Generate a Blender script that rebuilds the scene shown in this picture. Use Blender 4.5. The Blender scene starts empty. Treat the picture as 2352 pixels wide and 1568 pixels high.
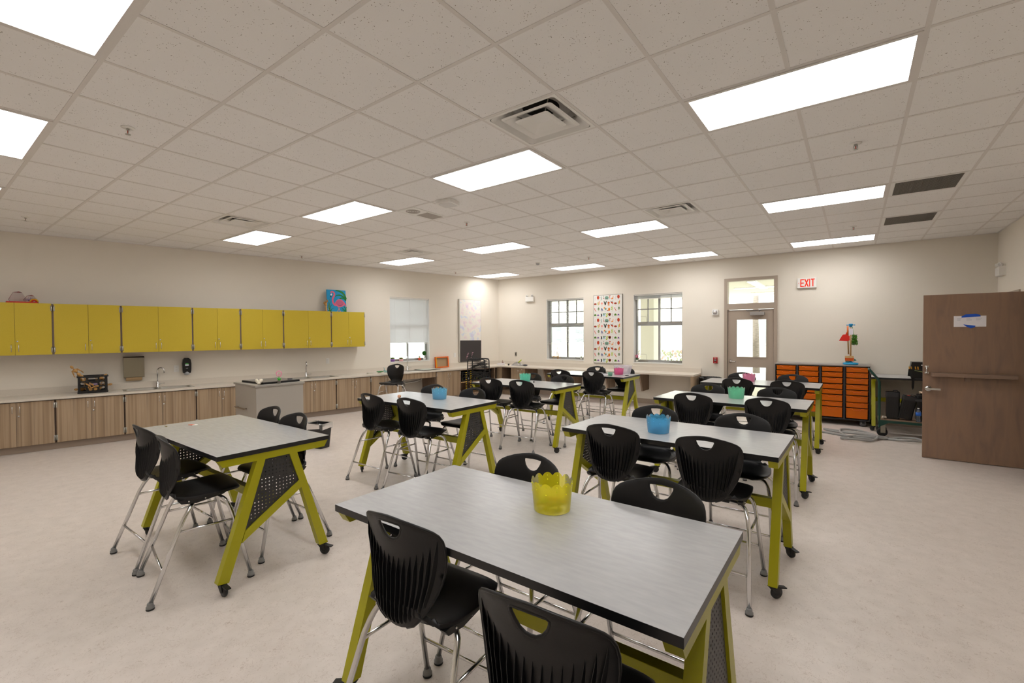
import bpy, bmesh, math, random
from math import sin, cos, pi, radians
from mathutils import Vector, Matrix
from mathutils.geometry import delaunay_2d_cdt
random.seed(7)
SC = bpy.context.scene
COL = SC.collection

# ---------------------------------------------------------------- camera, world, exposure
YAW, PITCH, ROLL = -0.64106, -0.018358, -0.0059546
fwd = Vector((sin(YAW)*cos(PITCH), cos(YAW)*cos(PITCH), sin(PITCH)))
rgt = Vector((cos(YAW), -sin(YAW), 0)); upv = rgt.cross(fwd)
r2 = rgt*cos(ROLL)+upv*sin(ROLL); u2 = -rgt*sin(ROLL)+upv*cos(ROLL)
cd = bpy.data.cameras.new('camera'); cam = bpy.data.objects.new('camera', cd); COL.objects.link(cam)
M = Matrix((r2, u2, -fwd)).transposed().to_4x4(); M.translation = Vector((2.1493, -1.3172, 1.655)); cam.matrix_world = M
cd.sensor_width = 36; cd.lens = 1053.41/2352*36; cd.clip_start = 0.05; cd.clip_end = 300
SC.camera = cam
SC.view_settings.view_transform = 'Standard'; SC.view_settings.look = 'None'
SC.view_settings.exposure = 0.32; SC.view_settings.gamma = 1; SC.view_settings.use_curve_mapping = False
LAMP = 8.1          # radiance of the ceiling panels
SKY = 4.0
w = bpy.data.worlds.new('world'); SC.world = w; w.use_nodes = True
bg = w.node_tree.nodes['Background']; bg.inputs[0].default_value = (0.93, 0.97, 1.0, 1); bg.inputs[1].default_value = SKY
sd = bpy.data.lights.new('sun', 'SUN'); sun = bpy.data.objects.new('sun', sd); COL.objects.link(sun)
sd.energy = 5.5; sd.angle = 0.01; sd.color = (1, .98, .95); sun.rotation_euler = (radians(38), 0, radians(-25)); sun.location = (0, 20, 20)

# ---------------------------------------------------------------- materials
def _lin(c):
    return tuple(((x/12.92) if x <= .04045 else ((x+.055)/1.055)**2.4) for x in c)
MATS = {}
def mat(name, c=(.5, .5, .5), rough=.5, metal=0., srgb=True, spec=.5, coat=0., bump=0, bscale=200, alpha=1):
    if name in MATS: return MATS[name]
    m = bpy.data.materials.new(name); m.use_nodes = True; nt = m.node_tree; b = nt.nodes['Principled BSDF']
    cc = _lin(c) if srgb else c
    b.inputs['Base Color'].default_value = (*cc, 1); b.inputs['Roughness'].default_value = rough
    b.inputs['Metallic'].default_value = metal; b.inputs['Specular IOR Level'].default_value = spec
    b.inputs['Coat Weight'].default_value = coat; b.inputs['Alpha'].default_value = alpha
    if bump:
        tc = nt.nodes.new('ShaderNodeTexCoord'); n = nt.nodes.new('ShaderNodeTexNoise'); n.inputs['Scale'].default_value = bscale
        bp = nt.nodes.new('ShaderNodeBump'); bp.inputs['Strength'].default_value = bump; bp.inputs['Distance'].default_value = .002
        nt.links.new(tc.outputs['Object'], n.inputs['Vector']); nt.links.new(n.outputs['Fac'], bp.inputs['Height']); nt.links.new(bp.outputs[0], b.inputs['Normal'])
    MATS[name] = m; return m
def cm(c, rough=.55):     # plain coloured material
    return mat('colour_%02x%02x%02x_%d' % (*[int(x*255) for x in c], rough*100), c, rough)
def N(m, t): return m.node_tree.nodes.new(t)
def ramp_mat(name, stops, scale_vec, nscale, rough, detail=4, coord='Object', bumpk=0, dist=0):
    m = mat(name, (.5, .5, .5), rough); nt = m.node_tree; b = nt.nodes['Principled BSDF']
    tc = N(m, 'ShaderNodeTexCoord'); mp = N(m, 'ShaderNodeMapping'); mp.inputs['Scale'].default_value = scale_vec
    n = N(m, 'ShaderNodeTexNoise'); n.inputs['Scale'].default_value = nscale; n.inputs['Detail'].default_value = detail; n.inputs['Distortion'].default_value = dist
    r = N(m, 'ShaderNodeValToRGB'); e = r.color_ramp.elements
    e[0].position, e[0].color = stops[0][0], (*_lin(stops[0][1]), 1); e[1].position, e[1].color = stops[-1][0], (*_lin(stops[-1][1]), 1)
    for p, c in stops[1:-1]:
        q = e.new(p); q.color = (*_lin(c), 1)
    nt.links.new(tc.outputs[coord], mp.inputs[0]); nt.links.new(mp.outputs[0], n.inputs['Vector'])
    nt.links.new(n.outputs['Fac'], r.inputs[0]); nt.links.new(r.outputs[0], b.inputs['Base Color'])
    if bumpk:
        bp = N(m, 'ShaderNodeBump'); bp.inputs['Strength'].default_value = bumpk; bp.inputs['Distance'].default_value = .002
        nt.links.new(n.outputs['Fac'], bp.inputs['Height']); nt.links.new(bp.outputs[0], b.inputs['Normal'])
    return m
M_WALL = mat('wall_paint', (.915, .885, .835), .75, bump=.25, bscale=160)
M_WHITE = mat('white_plastic', (.93, .92, .9), .4)
M_TRIMW = mat('white_sill', (.93, .925, .91), .45)
M_BLACK = mat('black_plastic', (.085, .082, .088), .42, spec=.4, bump=.12, bscale=500)
M_BLACKS = mat('black_satin', (.085, .085, .09), .35)
M_CHROME = mat('chrome', (.86, .86, .86), .16, 1.)
M_STEEL = mat('brushed_steel', (.72, .71, .68), .33, 1.)
M_ALU = mat('window_aluminium', (.64, .64, .63), .45, .2)
M_LIME = mat('lime_powder_coat', (.655, .635, .0), .36, bump=.05, bscale=700)
M_PANEL = mat('perforated_black', (.2, .195, .195), .5)
M_GLIDE = mat('glide_grey', (.5, .5, .5), .4)
M_RUBBER = mat('rubber_black', (.06, .06, .06), .5)
M_GREY = mat('cart_grey_laminate', (.68, .655, .62), .5)
M_GREYD = mat('cart_edge_grey', (.62, .6, .57), .45)
M_TAUPE = mat('door_frame_taupe', (.69, .63, .57), .5)
M_BASE = mat('cove_base_taupe', (.66, .595, .535), .55)
M_COUNTER = ramp_mat('counter_laminate', [(.3, (.84, .80, .745)), (.7, (.88, .845, .795))], (1, 1, 1), 220, .35)
M_YEL = ramp_mat('yellow_laminate', [(.3, (.79, .69, .165)), (.7, (.81, .71, .19))], (1, 1, 1), 140, .5, 3)
M_YBODY = mat('cabinet_edge', (.55, .49, .47), .6)
M_WOOD = ramp_mat('striped_wood_laminate', [(.3, (.54, .455, .365)), (.45, (.63, .535, .425)), (.58, (.70, .61, .50)), (.7, (.58, .495, .405))], (1, 1, .012), 26, .5, 5)
M_WOODD = ramp_mat('cabinet_inside_wood', [(.3, (.46, .38, .31)), (.7, (.56, .47, .39))], (1, 1, .03), 26, .6, 4)
M_DOOR = ramp_mat('walnut_door_veneer', [(.3, (.50, .40, .34)), (.55, (.575, .455, .365)), (.75, (.535, .43, .36))], (2.2, 2.2, .35), 5, .38, 8, dist=.6)
M_DOORS = mat('door_shelf_wood', (.54, .44, .37), .45)
M_BIRCH = ramp_mat('plain_wood', [(.3, (.78, .62, .42)), (.7, (.86, .71, .5))], (1, 1, .2), 40, .5)
M_MANN = ramp_mat('lime_wood_mannequin', [(.3, (.74, .55, .3)), (.7, (.83, .64, .38))], (1, 1, 1), 40, .5)
M_TOP = ramp_mat('table_laminate_grey', [(.3, (.672, .672, .676)), (.5, (.69, .69, .692)), (.7, (.71, .708, .71))], (2.2, 9, 2), 5.0, .25, 6)
M_ORANGE = mat('orange_tray', (.93, .38, .03), .3)
M_HOSE = mat('grey_hose', (.62, .62, .61), .5)
M_GREEN = mat('trolley_green', (.03, .25, .21), .35)
M_BAG = mat('black_bag', (.05, .05, .05), .25)

# floor: beige sheet with fine hair-like marks
m = M_FLOOR = mat('floor_linoleum', (.745, .685, .645), .4); nt = m.node_tree; b = nt.nodes['Principled BSDF']
tc = N(m, 'ShaderNodeTexCoord'); col = None
base = N(m, 'ShaderNodeTexNoise'); base.inputs['Scale'].default_value = 9; nt.links.new(tc.outputs['Object'], base.inputs['Vector'])
r = N(m, 'ShaderNodeValToRGB'); r.color_ramp.elements[0].color = (*_lin((.82, .778, .745)), 1); r.color_ramp.elements[1].color = (*_lin((.855, .812, .78)), 1)
r.color_ramp.elements[0].position = .3; r.color_ramp.elements[1].position = .7
nt.links.new(base.outputs['Fac'], r.inputs[0]); prev = r.outputs[0]
for sc_, ang, off in ((26, .3, 0), (31, 1.4, 3.7), (23, 2.5, 8.1)):
    mp = N(m, 'ShaderNodeMapping'); mp.inputs['Rotation'].default_value = (0, 0, ang); mp.inputs['Location'].default_value = (off, off, off)
    n = N(m, 'ShaderNodeTexNoise'); n.inputs['Scale'].default_value = sc_; n.inputs['Detail'].default_value = 1.5; n.inputs['Distortion'].default_value = 1.2
    nt.links.new(tc.outputs['Object'], mp.inputs[0]); nt.links.new(mp.outputs[0], n.inputs['Vector'])
    a = N(m, 'ShaderNodeMath'); a.operation = 'SUBTRACT'; a.inputs[1].default_value = .5; nt.links.new(n.outputs['Fac'], a.inputs[0])
    ab = N(m, 'ShaderNodeMath'); ab.operation = 'ABSOLUTE'; nt.links.new(a.outputs[0], ab.inputs[0])
    lt = N(m, 'ShaderNodeMapRange'); lt.inputs['From Min'].default_value = .0; lt.inputs['From Max'].default_value = .011; lt.inputs['To Min'].default_value = .5; lt.inputs['To Max'].default_value = 0
    nt.links.new(ab.outputs[0], lt.inputs['Value'])
    n2 = N(m, 'ShaderNodeTexNoise'); n2.inputs['Scale'].default_value = 14; nt.links.new(mp.outputs[0], n2.inputs['Vector'])
    st = N(m, 'ShaderNodeMath'); st.operation = 'GREATER_THAN'; st.inputs[1].default_value = .5; nt.links.new(n2.outputs['Fac'], st.inputs[0])
    mu = N(m, 'ShaderNodeMath'); mu.operation = 'MULTIPLY'; nt.links.new(lt.outputs[0], mu.inputs[0]); nt.links.new(st.outputs[0], mu.inputs[1])
    mx = N(m, 'ShaderNodeMix'); mx.data_type = 'RGBA'; mx.inputs['B'].default_value = (*_lin((.62, .53, .47)), 1)
    nt.links.new(mu.outputs[0], mx.inputs['Factor']); nt.links.new(prev, mx.inputs['A']); prev = mx.outputs['Result']
nt.links.new(prev, b.inputs['Base Color'])

# ceiling tile: pin holes and fissures
m = M_TILE = mat('ceiling_tile', (.88, .865, .845), .85); nt = m.node_tree; b = nt.nodes['Principled BSDF']
tc = N(m, 'ShaderNodeTexCoord'); v = N(m, 'ShaderNodeTexVoronoi'); v.inputs['Scale'].default_value = 75
nt.links.new(tc.outputs['Object'], v.inputs['Vector'])
n = N(m, 'ShaderNodeTexNoise'); n.inputs['Scale'].default_value = 30; nt.links.new(tc.outputs['Object'], n.inputs['Vector'])
s = N(m, 'ShaderNodeMath'); s.operation = 'SUBTRACT'; nt.links.new(v.outputs['Distance'], s.inputs[0])
k = N(m, 'ShaderNodeMapRange'); k.inputs['From Min'].default_value = .42; k.inputs['From Max'].default_value = .7; k.inputs['To Min'].default_value = 0; k.inputs['To Max'].default_value = .22
nt.links.new(n.outputs['Fac'], k.inputs['Value']); nt.links.new(k.outputs[0], s.inputs[1])
mr = N(m, 'ShaderNodeMapRange'); mr.inputs['From Min'].default_value = 0; mr.inputs['From Max'].default_value = .06; mr.inputs['To Min'].default_value = .95; mr.inputs['To Max'].default_value = 0
nt.links.new(s.outputs[0], mr.inputs['Value'])
mx = N(m, 'ShaderNodeMix'); mx.data_type = 'RGBA'; mx.inputs['A'].default_value = (*_lin((.955, .945, .935)), 1); mx.inputs['B'].default_value = (*_lin((.6, .56, .52)), 1)
nt.links.new(mr.outputs[0], mx.inputs['Factor']); nt.links.new(mx.outputs['Result'], b.inputs['Base Color'])
M_TEE = mat('ceiling_tee', (.885, .865, .845), .5)

def emis(name, c, st):
    if name in MATS: return MATS[name]
    m = bpy.data.materials.new(name); m.use_nodes = True; nt = m.node_tree; nt.nodes.clear()
    o = nt.nodes.new('ShaderNodeOutputMaterial'); e = nt.nodes.new('ShaderNodeEmission'); e.inputs[0].default_value = (*c, 1); e.inputs[1].default_value = st
    nt.links.new(e.outputs[0], o.inputs[0]); MATS[name] = m; return m
M_PANELLIGHT = emis('lit_diffuser', (1, .985, .965), LAMP)
# a prismatic diffuser throws more light down than sideways: luminance falls towards grazing angles, the same for every ray
nt = M_PANELLIGHT.node_tree; e_ = [n for n in nt.nodes if n.type == 'EMISSION'][0]; gm = nt.nodes.new('ShaderNodeNewGeometry'); dp = nt.nodes.new('ShaderNodeVectorMath'); dp.operation = 'DOT_PRODUCT'
nt.links.new(gm.outputs['Normal'], dp.inputs[0]); nt.links.new(gm.outputs['Incoming'], dp.inputs[1])
mr = nt.nodes.new('ShaderNodeMapRange'); mr.inputs['To Min'].default_value = LAMP*.48; mr.inputs['To Max'].default_value = LAMP*1.28; nt.links.new(dp.outputs['Value'], mr.inputs['Value']); nt.links.new(mr.outputs[0], e_.inputs[1])
def glassy(name, c, fac_tr, rough=.3, transl=.6):
    """thin coloured plastic or glass: part transparent, part diffuse/translucent, a little gloss"""
    if name in MATS: return MATS[name]
    m = bpy.data.materials.new(name); m.use_nodes = True; nt = m.node_tree; nt.nodes.clear()
    o = nt.nodes.new('ShaderNodeOutputMaterial'); tr = nt.nodes.new('ShaderNodeBsdfTransparent'); df = nt.nodes.new('ShaderNodeBsdfDiffuse')
    tl = nt.nodes.new('ShaderNodeBsdfTranslucent'); gl = nt.nodes.new('ShaderNodeBsdfGlossy'); gl.inputs['Roughness'].default_value = rough
    lc = (*_lin(c), 1)
    for n_ in (df, tl): n_.inputs[0].default_value = lc
    tr.inputs[0].default_value = tuple(min(1, q*.6+.4) for q in lc[:3])+(1,)
    m1 = nt.nodes.new('ShaderNodeMixShader'); m1.inputs[0].default_value = transl; nt.links.new(df.outputs[0], m1.inputs[1]); nt.links.new(tl.outputs[0], m1.inputs[2])
    m2 = nt.nodes.new('ShaderNodeMixShader'); m2.inputs[0].default_value = fac_tr; nt.links.new(m1.outputs[0], m2.inputs[1]); nt.links.new(tr.outputs[0], m2.inputs[2])
    fr = nt.nodes.new('ShaderNodeFresnel'); fr.inputs[0].default_value = 1.45
    m3 = nt.nodes.new('ShaderNodeMixShader'); nt.links.new(fr.outputs[0], m3.inputs[0]); nt.links.new(m2.outputs[0], m3.inputs[1]); nt.links.new(gl.outputs[0], m3.inputs[2])
    nt.links.new(m3.outputs[0], o.inputs[0]); MATS[name] = m; return m
M_GLASS = glassy('window_glass', (.96, .99, .97), .985, .02)
M_CLEAR = glassy('clear_plastic', (.93, .93, .95), .72, .1)
M_BLIND = glassy('blind_slat', (.9, .91, .91), .0, .3, .2)

# ---------------------------------------------------------------- mesh helpers
class MB:
    def __init__(s): s.v, s.f, s.mi, s.sm = [], [], [], []
    def add(s, vs, fs, mi=0, smooth=False, T=None):
        o = len(s.v); s.v += [tuple(T @ Vector(p)) if T else tuple(p) for p in vs]
        for f in fs: s.f.append([o+i for i in f]); s.mi.append(mi); s.sm.append(smooth)
        return s
    def box(s, a, b, mi=0, T=None):
        (x0, y0, z0), (x1, y1, z1) = a, b
        if x0 > x1: x0, x1 = x1, x0
        if y0 > y1: y0, y1 = y1, y0
        if z0 > z1: z0, z1 = z1, z0
        v = [(x0, y0, z0), (x1, y0, z0), (x1, y1, z0), (x0, y1, z0), (x0, y0, z1), (x1, y0, z1), (x1, y1, z1), (x0, y1, z1)]
        return s.add(v, [(3, 2, 1, 0), (4, 5, 6, 7), (0, 1, 5, 4), (1, 2, 6, 5), (2, 3, 7, 6), (3, 0, 4, 7)], mi, T=T)
    def tube(s, path, r, n=10, mi=0, T=None, closed=False, cap=True):
        P = [Vector(p) for p in path]; L = len(P); vs = []; prev = None
        for i, p in enumerate(P):
            if closed: t = (P[(i+1) % L]-P[i-1]).normalized()
            else: t = (P[min(i+1, L-1)]-P[max(i-1, 0)]).normalized()
            if prev is None:
                a = Vector((0, 0, 1)) if abs(t.z) < .9 else Vector((1, 0, 0)); u = t.cross(a).normalized()
            else: u = (prev - t*prev.dot(t)).normalized()
            prev = u; w_ = t.cross(u); rr = r[i] if isinstance(r, (list, tuple)) else r
            for k_ in range(n):
                a_ = 2*pi*k_/n; vs.append(p+(u*cos(a_)+w_*sin(a_))*rr)
        fs = []
        for i in range(L if closed else L-1):
            j = (i+1) % L
            for k_ in range(n): fs.append((i*n+k_, i*n+(k_+1) % n, j*n+(k_+1) % n, j*n+k_))
        if cap and not closed: fs += [tuple(reversed(range(n))), tuple(range((L-1)*n, L*n))]
        return s.add(vs, fs, mi, True, T)
    def lathe(s, prof, n=24, mi=0, T=None, smooth=True):
        vs = [(r_*cos(2*pi*k_/n), r_*sin(2*pi*k_/n), z) for r_, z in prof for k_ in range(n)]; fs = []
        for i in range(len(prof)-1):
            for k_ in range(n): fs.append((i*n+k_, i*n+(k_+1) % n, (i+1)*n+(k_+1) % n, (i+1)*n+k_))
        if prof[0][0] > 1e-6: fs.append(tuple(reversed(range(n))))
        if prof[-1][0] > 1e-6: fs.append(tuple(range((len(prof)-1)*n, len(prof)*n)))
        return s.add(vs, fs, mi, smooth, T)
    def sphere(s, c, r, mi=0, n=14, T=None, sc=(1, 1, 1)):
        vs, fs = [], []; m_ = n//2
        for i in range(m_+1):
            for j in range(n):
                a, b_ = pi*i/m_, 2*pi*j/n; vs.append((c[0]+r*sc[0]*sin(a)*cos(b_), c[1]+r*sc[1]*sin(a)*sin(b_), c[2]+r*sc[2]*cos(a)))
        for i in range(m_):
            for j in range(n): fs.append((i*n+j, (i+1)*n+j, (i+1)*n+(j+1) % n, i*n+(j+1) % n))
        return s.add(vs, fs, mi, True, T)
    def prism(s, pts, h0, h1, mi=0, axis='z', T=None, side_mi=None):
        """2-D outline extruded; axis = the extrusion axis"""
        n = len(pts)
        def p3(p, h): return {'z': (p[0], p[1], h), 'x': (h, p[0], p[1]), 'y': (p[0], h, p[1])}[axis]
        ar = sum(pts[i][0]*pts[(i+1) % n][1]-pts[(i+1) % n][0]*pts[i][1] for i in range(n))
        if axis == 'y': ar = -ar
        if ar < 0: pts = pts[::-1]
        vs = [p3(p, h0) for p in pts]+[p3(p, h1) for p in pts]
        if h1 < h0: vs = vs[n:]+vs[:n]
        s.add(vs, [tuple(reversed(range(n))), tuple(range(n, 2*n))], mi, T=T)
        return s.add(vs, [(i, (i+1) % n, n+(i+1) % n, n+i) for i in range(n)], mi if side_mi is None else side_mi, T=T)
    def build(s, name, mats, parent=None, bevel=0, recalc=False, weld=False):
        me = bpy.data.meshes.new(name); me.from_pydata([tuple(p) for p in s.v], [], s.f)
        for m_ in (mats if isinstance(mats, (list, tuple)) else [mats]): me.materials.append(m_)
        me.polygons.foreach_set('material_index', s.mi); me.polygons.foreach_set('use_smooth', s.sm); me.update()
        if recalc or weld:
            bm = bmesh.new(); bm.from_mesh(me)
            if weld: bmesh.ops.remove_doubles(bm, verts=bm.verts, dist=1e-5)
            bmesh.ops.recalc_face_normals(bm, faces=bm.faces); bm.to_mesh(me); bm.free()
        o = bpy.data.objects.new(name, me); COL.objects.link(o)
        if parent: o.parent = parent
        if bevel:
            bv = o.modifiers.new('bevel', 'BEVEL'); bv.width = bevel; bv.segments = 2; bv.limit_method = 'ANGLE'; bv.angle_limit = radians(40)
        return o
def inside(p, poly):
    x, y = p; c = False; n = len(poly)
    for i in range(n):
        (x1, y1), (x2, y2) = poly[i], poly[(i+1) % n]
        if (y1 > y) != (y2 > y) and x < (x2-x1)*(y-y1)/(y2-y1)+x1: c = not c
    return c
def cdt(outer, holes=(), inner=()):
    V, Ed = [], []
    for lp in [outer, *holes]:
        o = len(V); V += [Vector(p) for p in lp]; Ed += [(o+i, o+(i+1) % len(lp)) for i in range(len(lp))]
    V += [Vector(p) for p in inner]
    vs, _, fs, *_ = delaunay_2d_cdt(V, Ed, [], 0, 1e-6)
    out = []
    for f in fs:
        c = sum((vs[i] for i in f), Vector((0, 0)))/len(f)
        if inside(c, outer) and not any(inside(c, h_) for h_ in holes): out.append(tuple(f))
    return [tuple(v_) for v_ in vs], out
def plate(mb, outer, holes, h0, h1, axis='z', mi=0, side_mi=None, T=None):
    """flat slab with holes, outline extruded along axis"""
    vs, fs = cdt(outer, holes); n = len(vs)
    def p3(p, h): return {'z': (p[0], p[1], h), 'x': (h, p[0], p[1]), 'y': (p[0], h, p[1])}[axis]
    V = [p3(p, h0) for p in vs]+[p3(p, h1) for p in vs]
    mb.add(V, [tuple(reversed(f)) for f in fs]+[tuple(i+n for i in f) for f in fs], mi, T=T)
    for lp in [outer, *holes]:
        k_ = len(lp); V = [p3(p, h0) for p in lp]+[p3(p, h1) for p in lp]
        mb.add(V, [(i, (i+1) % k_, k_+(i+1) % k_, k_+i) for i in range(k_)], mi if side_mi is None else side_mi, T=T)
def rect(x0, y0, x1, y1): return [(x0, y0), (x1, y0), (x1, y1), (x0, y1)]
def circ(x, y, r_, n=8, a0=0): return [(x+r_*cos(a0+2*pi*i/n), y+r_*sin(a0+2*pi*i/n)) for i in range(n)]
def rrect(x0, y0, x1, y1, r_, n=4):
    out = []
    for cx_, cy_, a in ((x1-r_, y1-r_, 0), (x0+r_, y1-r_, pi/2), (x0+r_, y0+r_, pi), (x1-r_, y0+r_, 1.5*pi)):
        out += [(cx_+r_*cos(a+pi/2*i/n), cy_+r_*sin(a+pi/2*i/n)) for i in range(n+1)]
    return out
def TT(x=0, y=0, z=0, rx=0, ry=0, rz=0):
    return Matrix.Translation((x, y, z)) @ Matrix.Rotation(rz, 4, 'Z') @ Matrix.Rotation(ry, 4, 'Y') @ Matrix.Rotation(rx, 4, 'X')
def bez(pts, n=8):
    """smooth a polyline (Catmull-Rom)"""
    P = [Vector(p) for p in pts]; out = []
    for i in range(len(P)-1):
        p0, p1, p2, p3_ = P[max(i-1, 0)], P[i], P[i+1], P[min(i+2, len(P)-1)]
        for k_ in range(n):
            t = k_/n; out.append(.5*((2*p1)+(-p0+p2)*t+(2*p0-5*p1+4*p2-p3_)*t*t+(-p0+3*p1-3*p2+p3_)*t**3))
    out.append(P[-1]); return out
def tag(o, label, cat, group=None, kind=None):
    o['label'] = label; o['category'] = cat
    if group: o['group'] = group
    if kind: o['kind'] = kind
    return o
def thing(name, label, cat, loc=(0, 0, 0), rz=0, group=None):
    o = bpy.data.objects.new(name, None); COL.objects.link(o); o.location = loc; o.rotation_euler = (0, 0, rz); o.empty_display_size = .1
    return tag(o, label, cat, group)
def struct(o): o['kind'] = 'structure'; return o
def copy_tree(o, parent=None):
    c = o.copy(); COL.objects.link(c)
    if parent: c.parent = parent
    for ch in list(o.children): copy_tree(ch, c)
    return c
def bake(o):
    """apply the modifiers of a mesh object into its mesh"""
    dg = bpy.context.evaluated_depsgraph_get(); me = bpy.data.meshes.new_from_object(o.evaluated_get(dg)); old = o.data
    me.name = o.name; o.modifiers.clear(); o.data = me; bpy.data.meshes.remove(old); return o
def text_mesh(body, size, ext=.001):
    cu = bpy.data.curves.new('t', 'FONT'); cu.body = body; cu.size = size; cu.extrude = ext; cu.align_x = 'CENTER'; cu.align_y = 'CENTER'; cu.resolution_u = 2
    o = bpy.data.objects.new('t', cu); COL.objects.link(o); dg = bpy.context.evaluated_depsgraph_get(); me = bpy.data.meshes.new_from_object(o.evaluated_get(dg))
    vs = [tuple(v_.co) for v_ in me.vertices]; fs = [tuple(p.vertices) for p in me.polygons]
    bpy.data.objects.remove(o); bpy.data.curves.remove(cu); bpy.data.meshes.remove(me); return vs, fs

# ---------------------------------------------------------------- room frame
H = 3.189; U = .6096; BW = 9.08; RW = 3.96; NW = -3.3
C0 = Vector((-6.0876, 9.08, 0)); WT = Vector((.18135, .98342, 0)); WN = Vector((.98342, -.18135, 0))
AL = math.atan2(-WT.y, -WT.x)
def lwp(s, d, z=0): return C0 - WT*s + WN*d + Vector((0, 0, z))      # along left wall from the corner, out from it
def bwp(x, d, z=0): return Vector((x, BW-d, z))
SL = (BW-NW)/WT.y                                                   # length of the left wall
P_NL = lwp(SL, 0)
def wall_boxes(mb, a0, a1, z0, z1, ops, d0, d1):
    """wall run from a0 to a1 with rectangular openings (xa, xb, za, zb)"""
    xs = sorted({a0, a1, *[o[0] for o in ops], *[o[1] for o in ops]})
    for xa, xb in zip(xs, xs[1:]):
        cur = z0
        for o in sorted([o for o in ops if o[0] <= xa+1e-6 and o[1] >= xb-1e-6], key=lambda o: o[2]):
            if o[2] > cur: mb.box((xa, d0, cur), (xb, d1, o[2]))
            cur = o[3]
        if cur < z1: mb.box((xa, d0, cur), (xb, d1, z1))
WIN1 = (2.34, 3.435, .962, 2.537)            # s0, s1, z0, z1 on the left wall
WIN2 = (-4.449, -3.343, .942, 2.541); WIN3 = (-2.025, -.90, .932, 2.542); DOOR = (-.04, .934, 0, 2.76)
DOP = (5.60, 6.69, 0, 2.18)
floor = MB().prism([(P_NL.x-.4, NW-.3), (RW+1.6, NW-.3), (RW+1.6, BW+.3), (-6.5, BW+.3)], -.12, 0).build('floor', M_FLOOR); struct(floor)
mb = MB(); wall_boxes(mb, -.25, SL+.3, 0, H+.2, [WIN1], -.2, 0)
o = mb.build('wall_left', M_WALL); o.location = C0; o.rotation_euler.z = AL; struct(o)
mb = MB(); wall_boxes(mb, -6.3, RW+.2, 0, H+.2, [WIN2, WIN3, DOOR], BW, BW+.2); struct(mb.build('wall_back', M_WALL))
mb = MB(); wall_boxes(mb, NW-.2, BW, 0, H+.2, [DOP], 0, .2)
o = mb.build('wall_right', M_WALL); o.matrix_world = Matrix(((0, -1, 0, RW+.2), (1, 0, 0, 0), (0, 0, 1, 0), (0, 0, 0, 1))); struct(o)
struct(MB().box((P_NL.x-.3, NW-.2, 0), (RW, NW, H+.2)).build('wall_front', M_WALL))
mb = MB(); mb.box((RW+1.5, 4.4, 0), (RW+1.6, 7.9, H)); mb.box((RW+.2, 4.3, 0), (RW+1.6, 4.4, H)); mb.box((RW+.2, 7.9, 0), (RW+1.6, 8, H)); mb.box((RW+.2, 4.3, H-.3), (RW+1.6, 8, H-.2))
struct(mb.build('wall_corridor', M_WALL))
# cove base along the open walls
mb = MB(); mb.box((-4.72, BW-.012, 0), (-.06, BW-.001, .115)); mb.box((.95, BW-.012, 0), (RW, BW-.001, .115)); struct(mb.build('baseboard_back', M_BASE))
mb = MB(); mb.box((RW-.012, NW, 0), (RW-.001, 5.53, .115)); mb.box((RW-.012, 6.76, 0), (RW-.001, BW-.02, .115)); struct(mb.build('baseboard_right', M_BASE))
mb = MB(); mb.box((2.56, .001, 0), (3.45, .012, .115)); mb.box((9.9, .001, 0), (SL, .012, .115)); o = mb.build('baseboard_left', M_BASE); o.location = C0; o.rotation_euler.z = AL; struct(o)

# ---------------------------------------------------------------- ceiling: tiles, tees, recesses at the diffusers
DIFF = [(-1, 2), (-1, 7), (7, 2), (7, 7)]       # cells (i, j): x from -(i+1)U to -iU, y from jU to (j+1)U
def cell(i, j, w_=1, l_=1): return (-(i+w_)*U, j*U, -i*U, (j+l_)*U)
outer = [(P_NL.x-.1, NW), (RW, NW), (RW, BW), (C0.x, BW)]
holes = [rect(*cell(i, j)) for i, j in DIFF]
vs, fs = cdt(outer, holes); mb = MB(); mb.add([(x, y, H) for x, y in vs], [tuple(reversed(f)) for f in fs], 0)
mb.box((P_NL.x-.4, NW-.2, H+.19), (RW+.2, BW+.2, H+.2), 0)
def xl(y): return -7.762+.18441*y
tw = .012
for j in range(-5, 15):
    y = j*U
    if NW < y < BW: mb.box((xl(y), y-tw, H-.0028), (RW, y+tw, H+.001), 1)
for i in range(-6, 14):
    x = -i*U; y1 = BW; y0 = NW
    if x < C0.x: y1 = (x+7.762)/.18441
    if y1 > y0+.1: mb.box((x-tw, y0, H-.0025), (x+tw, y1, H+.001), 1)
mb.box((RW-.02, NW, H-.005), (RW, BW, H+.001), 1); mb.box((C0.x, BW-.02, H-.005), (RW, BW, H+.001), 1)
mb.box((0, 0, H-.005), (SL, .02, H+.001), 1, T=Matrix.Translation(C0) @ Matrix.Rotation(AL, 4, 'Z'))
struct(mb.build('ceiling', [M_TILE, M_TEE]))

def ceiling_light():
    t = thing('ceiling_light', '', 'ceiling light')
    f_ = MB(); plate(f_, rect(-U+.013, -U/2+.013, U-.013, U/2-.013), [rect(-U+.036, -U/2+.036, U-.036, U/2-.036)], -.008, -.0005); f_.build('frame', M_TEE, t)
    MB().box((-U+.034, -U/2+.034, -.0055), (U-.034, U/2-.034, -.0015)).build('diffuser', M_PANELLIGHT, t)
    return t
proto = ceiling_light(); first = True
COLN = {-4: 'rightmost file', 0: 'second file from the right', 4: 'third file from the right', 8: 'leftmost file'}
ROWN = {-2: 'nearest the camera', 3: 'second row', 8: 'third row', 13: 'far row by the windows'}
for i in (-4, 0, 4, 8):
    for j in (-2, 3, 8, 13):
        o = proto if first else copy_tree(proto); first = False
        o.location = (-(i+1)*U, (j+.5)*U, H)
        tag(o, 'lit white flat ceiling light panel, %s, %s' % (COLN[i], ROWN[j]), 'ceiling light', 'ceiling light panels')

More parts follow.
